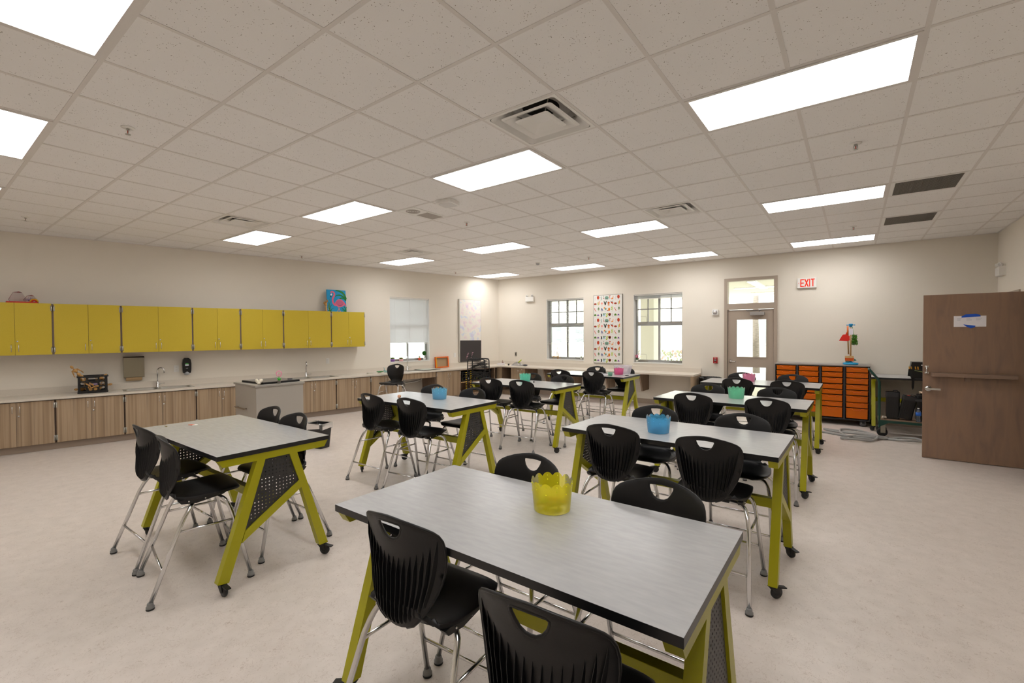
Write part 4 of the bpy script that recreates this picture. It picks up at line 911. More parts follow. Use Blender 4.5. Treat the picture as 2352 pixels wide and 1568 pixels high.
A.strip(curve2(F([(.66, .4), (.78, .36), (.9, .39), (1.0, .47)]), 5), .028, LF, 1)
A.strip(curve2(F([(.7, .06), (.84, .13), (.93, .27)]), 5), .012, LF2, 2)
for a in ([(.12, .98), (.05, .75), (.06, .6), (.13, .44)], [(.12, .98), (.1, .75), (.13, .62), (.2, .5)], [(.13, .98), (.14, .85), (.17, .75), (.24, .68)], [(.14, 1), (.2, .92), (.24, .86), (.34, .83)], [(.12, 1), (.08, .95), (.0, .92)]):
    A.strip(curve2(F(a), 4), [.02-.0012*i for i in range(len(curve2(F(a), 4)))], LF if a[0][0] > .12 else LF2, 1)
for a in ([(.97, 1), (.9, .92), (.75, .81)], [(.97, 1), (.86, .93), (.75, .9)], [(.97, 1), (.93, .85), (.87, .74)], [(.97, 1), (.98, .85), (.99, .76)], [(.97, 1), (.9, .98), (.8, 1)]):
    A.strip(curve2(F(a), 4), .016, LF, 1)
A.poly(F([(.40, .60), (.46, .52), (.53, .45), (.62, .415), (.72, .42), (.82, .47), (.9, .55), (.96, .63), (1.0, .72), (.97, .77), (.94, .74), (.91, .68), (.84, .73), (.75, .77), (.64, .785), (.54, .765), (.45, .72), (.38, .66)]), PKF, 3)
A.strip(curve2(F([(.22, .15), (.25, .09), (.32, .09), (.38, .14), (.4, .2), (.36, .3), (.3, .4), (.29, .52), (.33, .63), (.43, .72)]), 5), [.028+.008*min(1, i/30) for i in range(46)], PKF, 4)
A.poly(F([(.44, .56), (.5, .5), (.58, .46), (.7, .46), (.8, .52), (.86, .6), (.8, .68), (.68, .72), (.55, .7), (.46, .64)]), PKD, 4)
A.strip(curve2(F([(.55, .69), (.65, .715), (.74, .70), (.80, .65)]), 5), .007, (.5, .25, .35), 5)
A.poly(F([(.2, .2), (.27, .17), (.28, .21), (.26, .26), (.22, .28), (.18, .25)]), (.93, .93, .95), 5); A.poly(F([(.175, .26), (.235, .275), (.225, .32), (.2, .36), (.18, .3)]), (.1, .08, .1), 6)
A.strip(F([(.56, .78), (.6, .87), (.68, 1)]), .009, (.93, .55, .45), 2); A.strip(F([(.66, .78), (.6, .87), (.5, 1)]), .009, (.93, .55, .45), 2)
for x, y in ((.08, .8), (.14, .84), (.06, .9), (.12, .92), (.05, .86)): A.ell(*fp(x, y), .005, .005, (.9, .9, .85), 3, 8)
A.build('painted_flamingo', t)

# wooden hand
t = thing('wooden_hand', 'jointed wooden artist hand standing left of the flamingo painting', 'figurine'); t.matrix_world = T_L @ TT(5.02, .22, 2.133)
MB().tube([(0, 0, 0), (0, 0, .02), (0, 0, .09), (0, 0, .12)], [.024, .024, .019, .02], 14).build('forearm', M_BIRCH, t)
MB().tube([(0, 0, .115), (.004, 0, .14), (.01, 0, .17), (.012, 0, .185)], [.018, .026, .03, .024], 12).build('palm', M_MANN, t)
for (a, b2, c_) in ([(-.012, .0, .182), (-.03, .008, .215), (-.022, .03, .245)], [(.0, .0, .186), (-.012, .012, .225), (.005, .03, .262)], [(.014, .0, .186), (.014, .03, .21), (.012, .045, .185)], [(.03, .0, .18), (.042, .03, .2), (.04, .04, .172)], [(.034, .0, .15), (.055, .015, .175), (.05, .03, .2)]):
    MB().tube([a, b2, c_], [.0085, .008, .006], 8).build('finger', M_MANN, t)
# red tray with clear domes
t = thing('clear_dome_terrarium', 'red tray with two clear faceted domes on the leftmost yellow cabinets', 'terrarium'); t.matrix_world = T_L @ TT(9.415, .2, 2.133)
MB().prism([(-.16, -.1), (.15, -.1), (.165, 0), (.15, .1), (-.16, .1), (-.17, 0)], 0, .02).build('tray', cm((.80, .1, .05), .35), t, bevel=.005)
for cx_, r_, hh in ((.045, .105, .165), (-.085, .085, .12)):
    d_ = MB(); P = [[(cx_+rr*cos(pi/6+pi/3*i), rr*.95*sin(pi/6+pi/3*i), z) for i in range(6)] for rr, z in ((r_*.85, .0205), (r_, .05), (r_*.5, hh-.01))]
    for A_, B_ in zip(P, P[1:]): d_.add(A_+B_, [(i, (i+1) % 6, 6+(i+1) % 6, 6+i) for i in range(6)])
    d_.add(P[-1]+[(cx_-.01, 0, hh+.008)], [(i, (i+1) % 6, 6) for i in range(6)])
    d_.build('dome', glassy('dome_plastic', (.96, .94, .95), .95, .15), t)
MB().tube([(-.125+.04*cos(pi*i/8), .085, .02+.04*sin(pi*i/8)) for i in range(9)], .009, 8, 0).tube([(-.125+.022*cos(pi*i/8), .085, .02+.022*sin(pi*i/8)) for i in range(9)], .009, 8, 1).build('rainbow_arch', [cm((.85, .65, .05)), cm((.78, .12, .05))], t)
c_ = MB()
for i in range(7): c_.tube([(-.085, .03, .022), (-.085+.02*(i-3), .03+.01*(i % 3), .09-.006*abs(i-3))], [.006, .002], 6)
c_.build('purple_plant', cm((.5, .35, .66)), t)

# ---------------------------------------------------------------- buckets and their contents
TZ = .8932
def bucket(x, y, col, label, h_=.128, r0=.078, r1=.089, rz=0, holes=True):
    t = thing('scalloped_bucket', label, 'bucket', (x, y, TZ), rz, 'scalloped plastic buckets')
    b_ = MB(); n = 12*10; V = []; lv = [0, .25, .5, .75, .86, 1]
    for f in lv:
        for k_ in range(n):
            a = 2*pi*k_/n; sc_ = .016*(1-abs(((a*6/pi) % 1)*2-1)**2.3) if f == 1 else 0; rr = r0+(r1-r0)*f
            V.append((rr*cos(a), rr*sin(a), .002+(h_-.016)*f+sc_))
    b_.add(V, [(i*n+k_, i*n+(k_+1) % n, (i+1)*n+(k_+1) % n, (i+1)*n+k_) for i in range(len(lv)-1) for k_ in range(n)], 0, True)
    b_.add([(r0*cos(2*pi*k_/n), r0*sin(2*pi*k_/n), .002) for k_ in range(n)], [tuple(reversed(range(n)))])
    g_ = glassy('bucket_%02x%02x%02x' % tuple(int(q*255) for q in col), col, .42, .35, .65); b_.build('bucket_wall', g_, t)
    p_ = MB(); n2 = 12
    for k_ in range(n2):
        a = 2*pi*(k_+.5)/n2
        for z, rr in ((h_-.012, r1), (h_-.045 if k_ % 2 else h_-.03, r0+(r1-r0)*.78)):
            p_.sphere((rr*cos(a), rr*sin(a), z), .0028, n=6)
    p_.build('raised_dot', cm(tuple(min(1, q*1.05+.03) for q in col), .4), t)
    return t
def clutter(name, label, cat, x, y, z, rad, n, cols, kind='stuff', L=.05, top=.03):
    mb = MB(); ms = [cm(c, .5) for c in cols]
    for i in range(n):
        a, rr = random.random()*2*pi, rad*random.random()**.5*.8; a2 = random.random()*pi; zz = .005+top*random.random()
        dx, dy = cos(a2)*L/2, sin(a2)*L/2; cx_, cy_ = rr*cos(a), rr*sin(a)
        q0 = Vector((cx_-dx, cy_-dy)); q1 = Vector((cx_+dx, cy_+dy))
        for q in (q0, q1):
            if q.length > rad*.93: q *= rad*.93/q.length
        mb.tube([(q0.x, q0.y, zz), (q1.x, q1.y, zz+random.uniform(-.003, .008))], .004, 6, i % len(ms))
    o = mb.build(name, ms); o.location = (x, y, z); tag(o, label, cat, None, kind); return o
MIX = [(.55, .28, .08), (.2, .45, .15), (.8, .35, .1), (.3, .25, .12), (.7, .2, .15)]
BK = [(1.105, .365, (.97, .93, .12), 'yellow scalloped bucket on the nearest worktable', MIX), (.957, 2.14, (.36, .76, .96), 'bright blue scalloped bucket on the table right of centre', [(.2, .3, .5), (.7, .3, .3), (.25, .5, .35), (.5, .3, .6)]),
      (-1.72, 2.45, (.5, .82, .96), 'light blue scalloped bucket on the middle table with the ball', [(.75, .3, .55), (.3, .35, .8), (.4, .7, .3)]), (-1.985, 4.56, (.5, .93, .82), 'teal scalloped bucket in the middle file', [(.3, .5, .4), (.2, .35, .3)]),
      (1.07, 4.42, (.55, .93, .76), 'green scalloped bucket in the right file', [(.2, .4, .35), (.5, .5, .5)]), (.86, 6.47, (.96, .62, .76), 'pale pink scalloped bucket on the far right table', [(.8, .45, .6)]), (-1.262, 6.48, (.96, .45, .68), 'bright pink scalloped bucket in front of the clear bin', [(.9, .45, .15), (.35, .2, .5), (.6, .15, .3)])]
for q, (x, y, c, lb, mix) in enumerate(BK):
    bucket(x, y, c, lb, h_=(.132 if q == 0 else .125 if q < 5 else .12), rz=.2*q)
    clutter('crayons', 'loose crayons in the bottom of the '+lb.split(' scalloped')[0]+' bucket', 'crayons', x, y, TZ+.004, .074, 22 if q != 5 else 8, mix, top=.022)
# clear storage bin, cup, scissors, papers, ball, cards
t = thing('clear_bin', 'clear plastic storage bin behind the bright pink bucket', 'storage bin', (-1.255, 6.66, TZ+.001), .02, None)
b_ = MB(); lo, hi = rrect(-.115, -.07, .115, .07, .02), rrect(-.15, -.095, .15, .095, .03); n = len(lo); hi2 = rrect(-.158, -.103, .158, .103, .03)
b_.add([(*p, 0) for p in lo]+[(*p, .158) for p in hi]+[(*p, .158) for p in hi2]+[(*p, .148) for p in hi2], [(i, (i+1) % n, n+(i+1) % n, n+i) for i in range(n)]+[(n+i, n+(i+1) % n, 2*n+(i+1) % n, 2*n+i) for i in range(n)]+[(2*n+i, 2*n+(i+1) % n, 3*n+(i+1) % n, 3*n+i) for i in range(n)]+[tuple(reversed(range(n)))])
b_.build('bin_wall', glassy('bin_plastic', (.95, .93, .96), .55, .25), t); MB().box((-.05, -.093, .115), (.05, -.088, .14)).build('name_label', cm((.96, .96, .96)), t)
o = MB().lathe([(.0, .0), (.034, 0), (.04, .03), (.045, .06), (.042, .06), (.036, .01), (0, .006)], 20).build('paint_cup', cm((.45, .65, .56), .4)); o.location = (-1.30, 6.20, TZ); tag(o, 'small pale green cup near the clear bin', 'cup')
def scissors(x, y, rz, label):
    t = thing('scissors', label, 'scissors', (x, y, TZ+.001), rz)
    for s_ in (-1, 1):
        MB().tube([(s_*.02+.014*cos(a*pi/5), -.05+.02*sin(a*pi/5), .005) for a in range(10)], .0045, 6, closed=True).build('handle', M_RUBBER, t)
        MB().prism([(s_*.012, -.03), (s_*.004, -.03), (-s_*.012, .07)], .003 if s_ > 0 else .005, .005 if s_ > 0 else .007).build('blade', M_STEEL, t)
scissors(-1.10, 6.36, 1.3, 'black handled scissors at the right end of the far middle table'); 
o = MB().box((-.07, -.045, 0), (.07, .045, .004)).build('paper_sheets', cm((.85, .84, .87), .8)); o.location = (-1.47, 6.33, TZ); o.rotation_euler.z = .3; tag(o, 'white papers on the far middle table left of the green cup', 'paper')
t = thing('tape_dispenser', 'black handheld tool standing on the far middle table by the wall', 'tool', (-1.60, 6.62, TZ), .5)
MB().box((-.03, -.02, 0), (.03, .02, .012)).build('base', M_RUBBER, t); MB().tube([(0, 0, .01), (-.01, 0, .05), (-.055, 0, .12)], [.012, .012, .016], 8).build('handle', M_RUBBER, t)
o = MB().sphere((0, 0, .021), .021, n=18).build('pompom_ball', mat('peach_fuzz', (.93, .72, .58), .95, bump=1, bscale=900)); o.location = (-2.165, 2.225, TZ); tag(o, 'small peach pompom ball on the light blue bucket table', 'ball')
o = MB().lathe([(0, 0), (.014, 0), (.012, .016), (0, .018)], 12).build('black_bead', M_RUBBER); o.location = (-1.80, 4.53, TZ); tag(o, 'tiny black bead beside the teal bucket', 'bead')
t = thing('paper_scrap', 'orange and white folded paper scrap on the left table', 'paper', (-2.33, .17, TZ), .35)
MB().prism([(-.045, -.012), (0, -.014), (.005, .016), (-.02, .01)], 0, .003).build('orange_half', cm((.80, .33, .18), .7), t); MB().prism([(.001, -.013), (.045, .0), (.03, .014), (.006, .016)], 0, .0035).build('white_half', cm((.93, .92, .9), .7), t)
o = MB().prism([(-.025, -.003), (.024, -.007), (.026, .002), (-.022, .006)], 0, .005).build('pencil_stub', cm((.55, .5, .36), .6)); o.location = (-2.45, .01, TZ); tag(o, 'tiny wooden pencil stub on the left table', 'pencil')

# ---------------------------------------------------------------- grey cart with slate, ornament and flower
t = thing('mobile_cabinet', 'plain grey cabinet on the floor in front of the base cabinets', 'cabinet', (-5.50, 2.30, 0), radians(-3))
MB().box((-.41, -.36, .03), (.41, .36, .852)).build('body', M_GREY, t); MB().box((-.43, -.38, .852), (.43, .38, .882)).build('top', M_GREYD, t, bevel=.003)
h_ = MB(); h_.box((-.33, -.405, .485), (.08, -.395, .505)); h_.box((-.30, -.395, .487), (-.28, -.36, .503)); h_.box((.03, -.395, .487), (.05, -.36, .503)); h_.build('handle', mat('bar_pull', (.6, .56, .5), .35, .8), t)
t = thing('drawing_tablet', 'dark slate board lying on the grey cabinet', 'board', (-5.50, 2.33, .883), radians(2))
MB().box((-.33, -.30, 0), (.33, .30, .03)).build('edge', M_RUBBER, t); MB().box((-.325, -.295, .0301), (.325, .295, .0315)).build('face', mat('slate_face', (.45, .44, .44), .3), t)
o = MB().prism(rrect(-.035, -.05, .035, .05, .03), 0, .022).build('computer_mouse', mat('mouse_grey', (.35, .34, .36), .4)); o.location = (-5.28, 2.53, .9147); o.rotation_euler.z = 1.2; tag(o, 'small grey mouse behind the toy flower on the slate', 'mouse')
o = MB()
random.seed(3)
for i in range(9): o.sphere((.032*cos(i*.8), .024*sin(i*1.3), .05+.02*sin(i*2.1)), .024, n=10)
for x in (-.018, 0, .018): o.tube([(x, 0, 0), (x, 0, .03)], .009, 8)
o = o.build('coral_ornament', cm((.93, .90, .83), .7)); o.location = (-5.19, 2.0, .883); tag(o, 'small white knobbly ornament on the corner of the grey cabinet', 'ornament')
t = thing('toy_flower', 'pink brick toy flower in a grey pot on the grey cabinet', 'toy', (-5.115, 2.27, .883), 0)
MB().lathe([(0, 0), (.022, 0), (.029, .045), (.02, .045), (0, .04)], 8, smooth=False).build('pot', cm((.42, .4, .37)), t)
MB().tube([(0, 0, .03), (0, 0, .12)], .005, 8).tube([(-.045, 0, .075), (-.02, 0, .066), (0, 0, .055), (.02, 0, .066), (.045, 0, .075)], .009, 6).build('stem', cm((.05, .75, .1)), t)
MB().tube([(.04*(1+.1*cos(5*a))*cos(a+pi/2), 0, .155+.04*(1+.1*cos(5*a))*sin(a+pi/2)) for a in [2*pi*i/40 for i in range(40)]], .009, 8, closed=True, T=TT(rz=radians(35))).tube([(0, 0, .12), (0, 0, .165)], .006, 6).build('bloom', cm((.95, .66, .76)), t)

# ---------------------------------------------------------------- bins
t = thing('waste_bin', 'black rectangular waste bin with a clear liner behind the left table', 'waste bin', (-4.13, 2.36, 0), radians(12)); t.scale = (.88, .88, .95)
b_ = MB(); L = []
for hx, hy, z, r_ in ((.135, .10, 0, .03), (.17, .125, .36, .035), (.176, .131, .36, .035), (.176, .131, .372, .035), (.163, .119, .372, .03), (.13, .095, .006, .03)): L.append([(x, y, z) for x, y in rrect(-hx, -hy, hx, hy, r_)])
for A_, B_ in zip(L, L[1:]): k_ = len(A_); b_.add(A_+B_, [(i, (i+1) % k_, k_+(i+1) % k_, k_+i) for i in range(k_)], 0, True)
b_.add(L[-1], [tuple(range(len(L[-1])))]); b_.build('bin_body', M_BLACKS, t)
b_ = MB(); L = []
for hx, hy, z, j_ in ((.15, .108, .30, 0), (.172, .127, .379, .003), (.182, .137, .381, .004), (.183, .138, .345, .004), (.181, .136, .29, .012)):
    L.append([(x, y, z+(random.uniform(-2.2, 2.2)*j_)) for x, y in rrect(-hx, -hy, hx, hy, .035)])
for A_, B_ in zip(L, L[1:]): k_ = len(A_); b_.add(A_+B_, [(i, (i+1) % k_, k_+(i+1) % k_, k_+i) for i in range(k_)], 0, False)
b_.build('liner', glassy('liner_clear', (.85, .85, .85), .8, .12), t)
t = thing('waste_bin', 'round bin lined with a black bag between the back counter and door', 'waste bin', (-.25, 8.80, 0))
MB().lathe([(.17, 0), (.205, .66), (.21, .68), (.195, .68)], 28).build('bin_body', mat('bin_dark_grey', (.2, .2, .21), .5), t)
b_ = MB(); n = 60; L = []
for rr, z, j_ in ((.17, .35, 0), (.2, .66, .002), (.215, .712, .004), (.226, .70, .004), (.222, .62, .004), (.223, .50, .012)):
    L.append([((rr+random.uniform(-1, 1)*j_*.4)*cos(2*pi*k_/n), (rr+random.uniform(-1, 1)*j_*.4)*sin(2*pi*k_/n), z+random.uniform(-1, 1)*j_) for k_ in range(n)])
for A_, B_ in zip(L, L[1:]): b_.add(A_+B_, [(i, (i+1) % n, n+(i+1) % n, n+i) for i in range(n)], 0, False)
b_.build('bin_bag', M_BAG, t)

# ---------------------------------------------------------------- orange tray unit
t = thing('tray_storage_unit', 'wide dark framed unit of orange trays against the back wall', 'storage unit', (1.662, BW-.235, 0))
W = .71; y0, y1 = -.235, .225
f_ = MB(); xs = [-W, -.353, 0, .354, W]
for x in xs: a = .012 if abs(x) > .6 else .014; f_.box((max(-W, x-a), y0, .115), (min(W, x+a), y1, 1.04))
f_.box((-W, y0, .1), (W, y1, .118)); f_.box((-W+.012, y1-.01, .118), (W-.012, y1, 1.04)); f_.build('carcass', mat('tray_unit_dark', (.17, .17, .19), .5), t)
MB().box((-W-.003, y0-.004, 1.04), (W+.003, y1+.004, 1.062)).build('top', mat('unit_top_grey', (.62, .6, .58), .35), t)
tr_m = glassy('tray_orange', (.98, .50, .08), .12, .25, .25)
tops = [1.022, .927, .830, .718, .622, .526, .408, .311]; bots = [.940, .845, .735, .636, .542, .420, .326, .136]
for c_ in range(4):
    xa, xb = xs[c_]+.02, xs[c_+1]-.02; xm = (xa+xb)/2
    for q, (zt_, zb) in enumerate(zip(tops, bots)):
        d_ = MB(); ins = .012
        d_.prism([(xa, zt_), (xb, zt_), (xb, zt_-.012), (xb-ins*.6, zt_-.012), (xb-ins, zb), (xa+ins, zb), (xa+ins*.6, zt_-.012), (xa, zt_-.012)], y0+.004, y0+.016, axis='y')
        d_.box((xa+ins, y0+.016, zb), (xb-ins, y1-.03, zb+.004)); d_.box((xa+ins-.004, y0+.016, zb), (xa+ins, y1-.03, zt_-.01)); d_.box((xb-ins, y0+.016, zb), (xb-ins+.004, y1-.03, zt_-.01))
        d_.box((xa, y0-.002, zt_-.006), (xb, y0+.004, zt_)); 
        o = d_.build('tray', [tr_m], t)
        h_ = MB(); h_.tube([(xm-.1, y0-.002, zt_-.012), (xm-.062, y0-.002, zt_-.012), (xm-.048, y0-.006, zt_-.032), (xm+.048, y0-.006, zt_-.032), (xm+.062, y0-.002, zt_-.012), (xm+.1, y0-.002, zt_-.012)], .0035, 6); h_.build('grip', mat('tray_lip', (1., .5, .1), .3), o)
for x in (-.62, .62):
    for y in (y0+.05, y1-.05):
        MB().box((x-.03, y-.03, .085), (x+.03, y+.03, .1)).box((x-.022, y-.03, .05), (x+.022, y-.024, .09)).lathe([(0, -.02), (.03, -.02), (.05, -.014), (.05, .014), (.03, .02), (0, .02)], 24, 1, T=TT(x, y, .0505, rx=pi/2, rz=.5)).build('caster', [M_RUBBER, mat('caster_grey', (.42, .42, .42), .5)], t)
# toy broom stand on top
t = thing('toy_cleaning_stand', 'wooden toy cleaning stand with blue base and red dustpan', 'toy', (2.10, 8.80, 1.0625), 0)
MB().lathe([(.108, 0), (.114, .008), (.112, .028), (.09, .034), (.03, .04), (.022, .055), (0, .056)], 32).build('base', cm((.08, .60, .80), .35), t)
MB().tube([(0, 0, .05), (0, 0, .66)], .0125, 12).build('pole', M_BIRCH, t)
MB().tube([(-.03, -.02, .18), (-.045, -.02, .60)], .011, 12).build('broom_handle', mat('aged_wood', (.72, .58, .38), .5), t)
MB().tube([(-.042, -.02, .52), (-.045, -.02, .68)], .012, 12).build('orange_grip', cm((.88, .42, .1), .4), t)
MB().lathe([(.0, 0), (.022, 0), (.031, .045), (.03, .055), (.0, .058)], 20, T=TT(0, 0, .665)).tube([(-.055, 0, .70), (.055, 0, .70)], .006, 8).sphere((-.055, 0, .70), .009, n=8).sphere((.055, 0, .70), .009, n=8).build('top_hook', cm((.05, .58, .82), .35), t)
MB().prism(rrect(-.082, .115, .048, .150, .01, 3), -.055, .015, axis='y').build('brush_block', M_BIRCH, t)
MB().prism([(-.078, .065), (.044, .065), (.048, .115), (-.082, .115)], -.05, .01, axis='y').build('brush_bristles', cm((.87, .36, .08), .8), t)
d_ = MB(); d_.prism([(-.17, .42), (-.04, .412), (-.015, .43), (-.015, .50), (-.05, .53), (-.10, .535), (-.12, .52)], -.035, .02, axis='y'); d_.tube([(-.07, -.005, .52), (-.05, -.005, .57), (-.035, -.005, .60)], .012, 8); d_.build('dustpan', cm((.87, .13, .08), .35), t, bevel=.006)
d_ = MB(); 
for i in range(420):
    z = .35+.17*random.random(); w_ = .034+.008*(z < .42); x = .055+random.uniform(-1, 1)*w_; y = random.uniform(-.03, .03); a = random.random()*6.28
    d_.tube([(x, y, z), (x+.012*cos(a), y-.008, z+.014*sin(a))], .0035, 4, i % 2, cap=False)
d_.build('duster_pile', [cm((.35, .62, .08), .8), cm((.22, .42, .05), .8)], t)
MB().tube([(.04, 0, .37), (.04, 0, .50), (.022, 0, .66)], .007, 8).build('duster_handle', cm((.25, .55, .2)), t)
MB().prism([(-.028, .525), (.036, .525), (.03, .64), (-.028, .64)], -.0142, -.0132, axis='y').build('price_tag', cm((.92, .9, .93)), t)
MB().prism([(-.075, .04), (-.02, .04), (-.02, .066), (-.07, .066)], -.05, .0, axis='y').build('foot_sponge', cm((.25, .4, .38), .9), t)
MB().prism([(.02, .045), (.085, .075), (.07, .095), (.048, .11), (.048, .07)], -.03, .01, axis='y').build('cloth', cm((.45, .6, .52), .9), t)

# ---------------------------------------------------------------- green trolley and load
t = thing('platform_trolley', 'green platform trolley with bent handle beside the brown door', 'trolley', (2.46, 8.06, 0))
f_ = MB(); f_.box((0, -.2, .225), (.88, -.17, .262)); f_.box((0, .17, .225), (.88, .2, .262)); f_.box((0, -.17, .225), (.03, .17, .262)); f_.box((.85, -.17, .225), (.88, .17, .262)); f_.prism([(.02, .225), (.13, .225), (.02, .16)], -.2, -.19, axis='y'); f_.build('frame', M_GREEN, t)
MB().box((.005, -.195, .262), (.875, .195, .275)).build('deck', mat('worn_board', (.52, .42, .34), .7, bump=.5, bscale=60), t)
h_ = MB(); P = [(.015, -.185, .14), (.015, -.185, .3), (.015, -.185, .80), (.005, -.185, .87), (-.03, -.185, .925), (-.10, -.18, 1.02), (-.118, -.15, 1.04), (-.118, .15, 1.04), (-.10, .18, 1.02), (-.03, .185, .925), (.005, .185, .87), (.015, .185, .80), (.015, .185, .14)]
h_.tube(bez(P, 4), .014, 12); h_.build('handle', M_GREEN, t)
for x in (.06, .81):
    for y in (-.15, .15):
        w_ = MB(); w_.box((x-.035, y-.04, .19), (x+.035, y+.04, .224), 0); w_.box((x-.03, y-.032, .06), (x+.03, y-.026, .19), 0); w_.box((x-.03, y+.026, .06), (x+.03, y+.032, .19), 0)
        w_.lathe([(0, -.02), (.05, -.02), (.068, -.012), (.068, .012), (.05, .02), (0, .02)], 24, 1, T=TT(x-.01, y, .069, rx=pi/2)); w_.build('caster', [mat('caster_metal', (.62, .6, .55), .4, .7), M_RUBBER], t)
def case(x, y, label, tilt=0, rz=0, hh=.40):
    t = thing('tool_case', label, 'case', (x, y, .276 if not tilt else .295), rz, 'black upright cases'); T = TT(ry=tilt)
    b_ = MB(); b_.prism(rrect(-.085, -.06, .085, .06, .025), 0, hh, T=T); b_.build('body', M_BLACKS, t, bevel=.008)
    b_ = MB(); b_.prism(rrect(-.087, -.062, .087, .062, .025), hh*.82, hh*1.0, T=T); b_.build('lid', mat('case_lid', (.2, .2, .21), .4), t, bevel=.01)
    MB().tube([(-.0, 0, hh), (.01, 0, hh+.022), (.055, 0, hh+.022), (.07, 0, hh)], .007, 6, T=T).build('carry_handle', M_RUBBER, t)
    r_ = MB()
    for k_ in range(-3, 4): r_.box((k_*.022-.003, -.066, .02), (k_*.022+.003, -.060, hh*.8), T=T)
    r_.build('ribbing', M_BLACKS, t)
case(2.64, 8.03, 'upright black case standing on the left of the trolley', 0, 0, .42); case(2.78, 8.0, 'black case with red cap leaning on the trolley', radians(11), 0, .36)
o = MB().lathe([(0, 0), (.02, 0), (.022, .015), (.018, .022), (0, .023)], 14).build('case_knob', cm((.72, .2, .15), .4)); o.location = (2.83, 8.0, .640); tag(o, 'small red screw knob on the leaning black case', 'knob')
t = thing('toolbox', 'big black toolbox on the trolley partly hidden by the brown door', 'toolbox', (3.09, 8.06, .276))
MB().prism([(-.17, 0), (.2, 0), (.2, .30), (-.17, .30)], -.13, .13, axis='y').build('body', M_BLACKS, t, bevel=.012); MB().box((-.19, -.14, .30), (.21, .14, .335)).build('rim', mat('case_lid'), t, bevel=.008); MB().box((-.16, -.12, .335), (.19, .12, .40)).build('lid', M_BLACKS, t, bevel=.01)
MB().tube([(-.12, -.135, .15), (.0, -.155, .30), (.1, -.155, .38)], .012, 8).build('arm', M_RUBBER, t)
MB().tube([(-.02, -.135, .10), (.1, -.155, .25), (.18, -.15, .30)], .012, 8).build('arm', M_RUBBER, t)
t = thing('water_bottle', 'small clear water bottle with blue label on the trolley', 'bottle', (2.935, 7.885, .276))
MB().lathe([(0, 0), (.03, .0), (.032, .02), (.028, .06), (.032, .11), (.031, .15), (.02, .175), (.012, .19), (.012, .2)], 20).build('bottle_body', glassy('pet_bottle', (.86, .9, .93), .75, .1), t)
MB().lathe([(.0325, .095), (.0325, .145)], 20).build('product_label', cm((.15, .4, .78), .4), t); MB().lathe([(.014, .197), (.014, .212), (0, .213)], 14).build('cap', M_WHITE, t)
b_ = MB(); n = 14; V = []
for i in range(n+1):
    for j in range(n+1):
        x, y = -.14+.28*i/n, -.1+.2*j/n; V.append((x, y, .03*(.5+.5*sin(x*40)*cos(y*35+1))+.015*sin(x*17+y*31)+.012))
b_.add(V, [(i*(n+1)+j, (i+1)*(n+1)+j, (i+1)*(n+1)+j+1, i*(n+1)+j+1) for i in range(n) for j in range(n)], 0, True)
o = b_.build('work_cloth', cm((.72, .63, .54), .9)); s_ = o.modifiers.new('s', 'SOLIDIFY'); s_.thickness = .008; o.location = (3.1, 8.05, .6795); tag(o, 'crumpled tan cloth on top of the toolbox', 'cloth')
b_ = MB(); [b_.sphere((.02*cos(i*2), .02*sin(i*2), .018+.008*(i % 2)), .018, n=8) for i in range(4)]; o = b_.build('rag', cm((.72, .68, .62), .9)); o.location = (2.53, 7.93, .276); tag(o, 'small pale crumpled rag on the trolley corner', 'rag')
t = thing('tool_bag', 'black tool bag with yellow handled tools on the wall table', 'tool bag', (3.02, 8.47, TZ+.001))
MB().prism([(-.13, 0), (.18, 0), (.18, .26), (-.13, .26), (-.15, .14)], -.1, .1, axis='y').build('body', M_BLACKS, t, bevel=.015)
MB().prism([(-.18, .04), (.18, .0), (.18, .13), (-.17, .15)], -.15, -.1, axis='y').build('pocket', mat('bag_fabric', (.13, .13, .12), .8), t, bevel=.01)
MB().tube([(-.1, -.155, .13), (.0, -.16, .11), (.15, -.155, .11)], .006, 6).build('piping', cm((.5, .52, .3)), t)
MB().box((-.02, -.103, .205), (.18, -.1, .222)).build('white_band', cm((.85, .85, .85)), t)
b_ = MB(); 
for x in (-.155, -.13, -.08, -.05): b_.tube([(x, -.13, .1), (x-.01, -.135, .19)], .008, 6)
b_.build('tool_handle', cm((.8, .55, .08), .4), t)
MB().prism([(-.17, .12), (-.14, .12), (-.10, -.02), (-.105, -.14), (-.12, -.18), (-.135, -.14), (-.135, -.02)], -.165, -.16, axis='y').build('strap', M_BLACKS, t)
MB().sphere((.03, -.105, .17), .014, n=10).build('badge', cm((.7, .1, .08)), t)

# hose coiled on the floor
hp = [(1.55, 7.60), (1.70, 7.70), (2.02, 7.55), (2.25, 7.45), (2.48, 7.62), (2.40, 7.88), (2.20, 8.05), (1.98, 7.90), (2.05, 7.55), (2.35, 7.50), (2.60, 7.66), (2.72, 7.76), (2.90, 7.74), (2.96, 7.68), (2.80, 7.56), (2.60, 7.62), (2.42, 7.70), (2.15, 7.66), (1.90, 7.78), (1.76, 7.84), (1.95, 7.92), (2.28, 7.83), (2.44, 7.60), (2.36, 7.32), (2.14, 7.22), (2.0, 7.30), (2.10, 7.46), (2.40, 7.58), (2.58, 7.72)]
P = bez([(x, y, .017+.028*(((i*7) % 5)/4 if i > 4 else 0)) for i, (x, y) in enumerate(hp)], 10)
o = MB().tube(P, .0165, 10).build('hose', M_HOSE); tag(o, 'grey ribbed hose lying in loops on the floor by the trolley', 'hose')

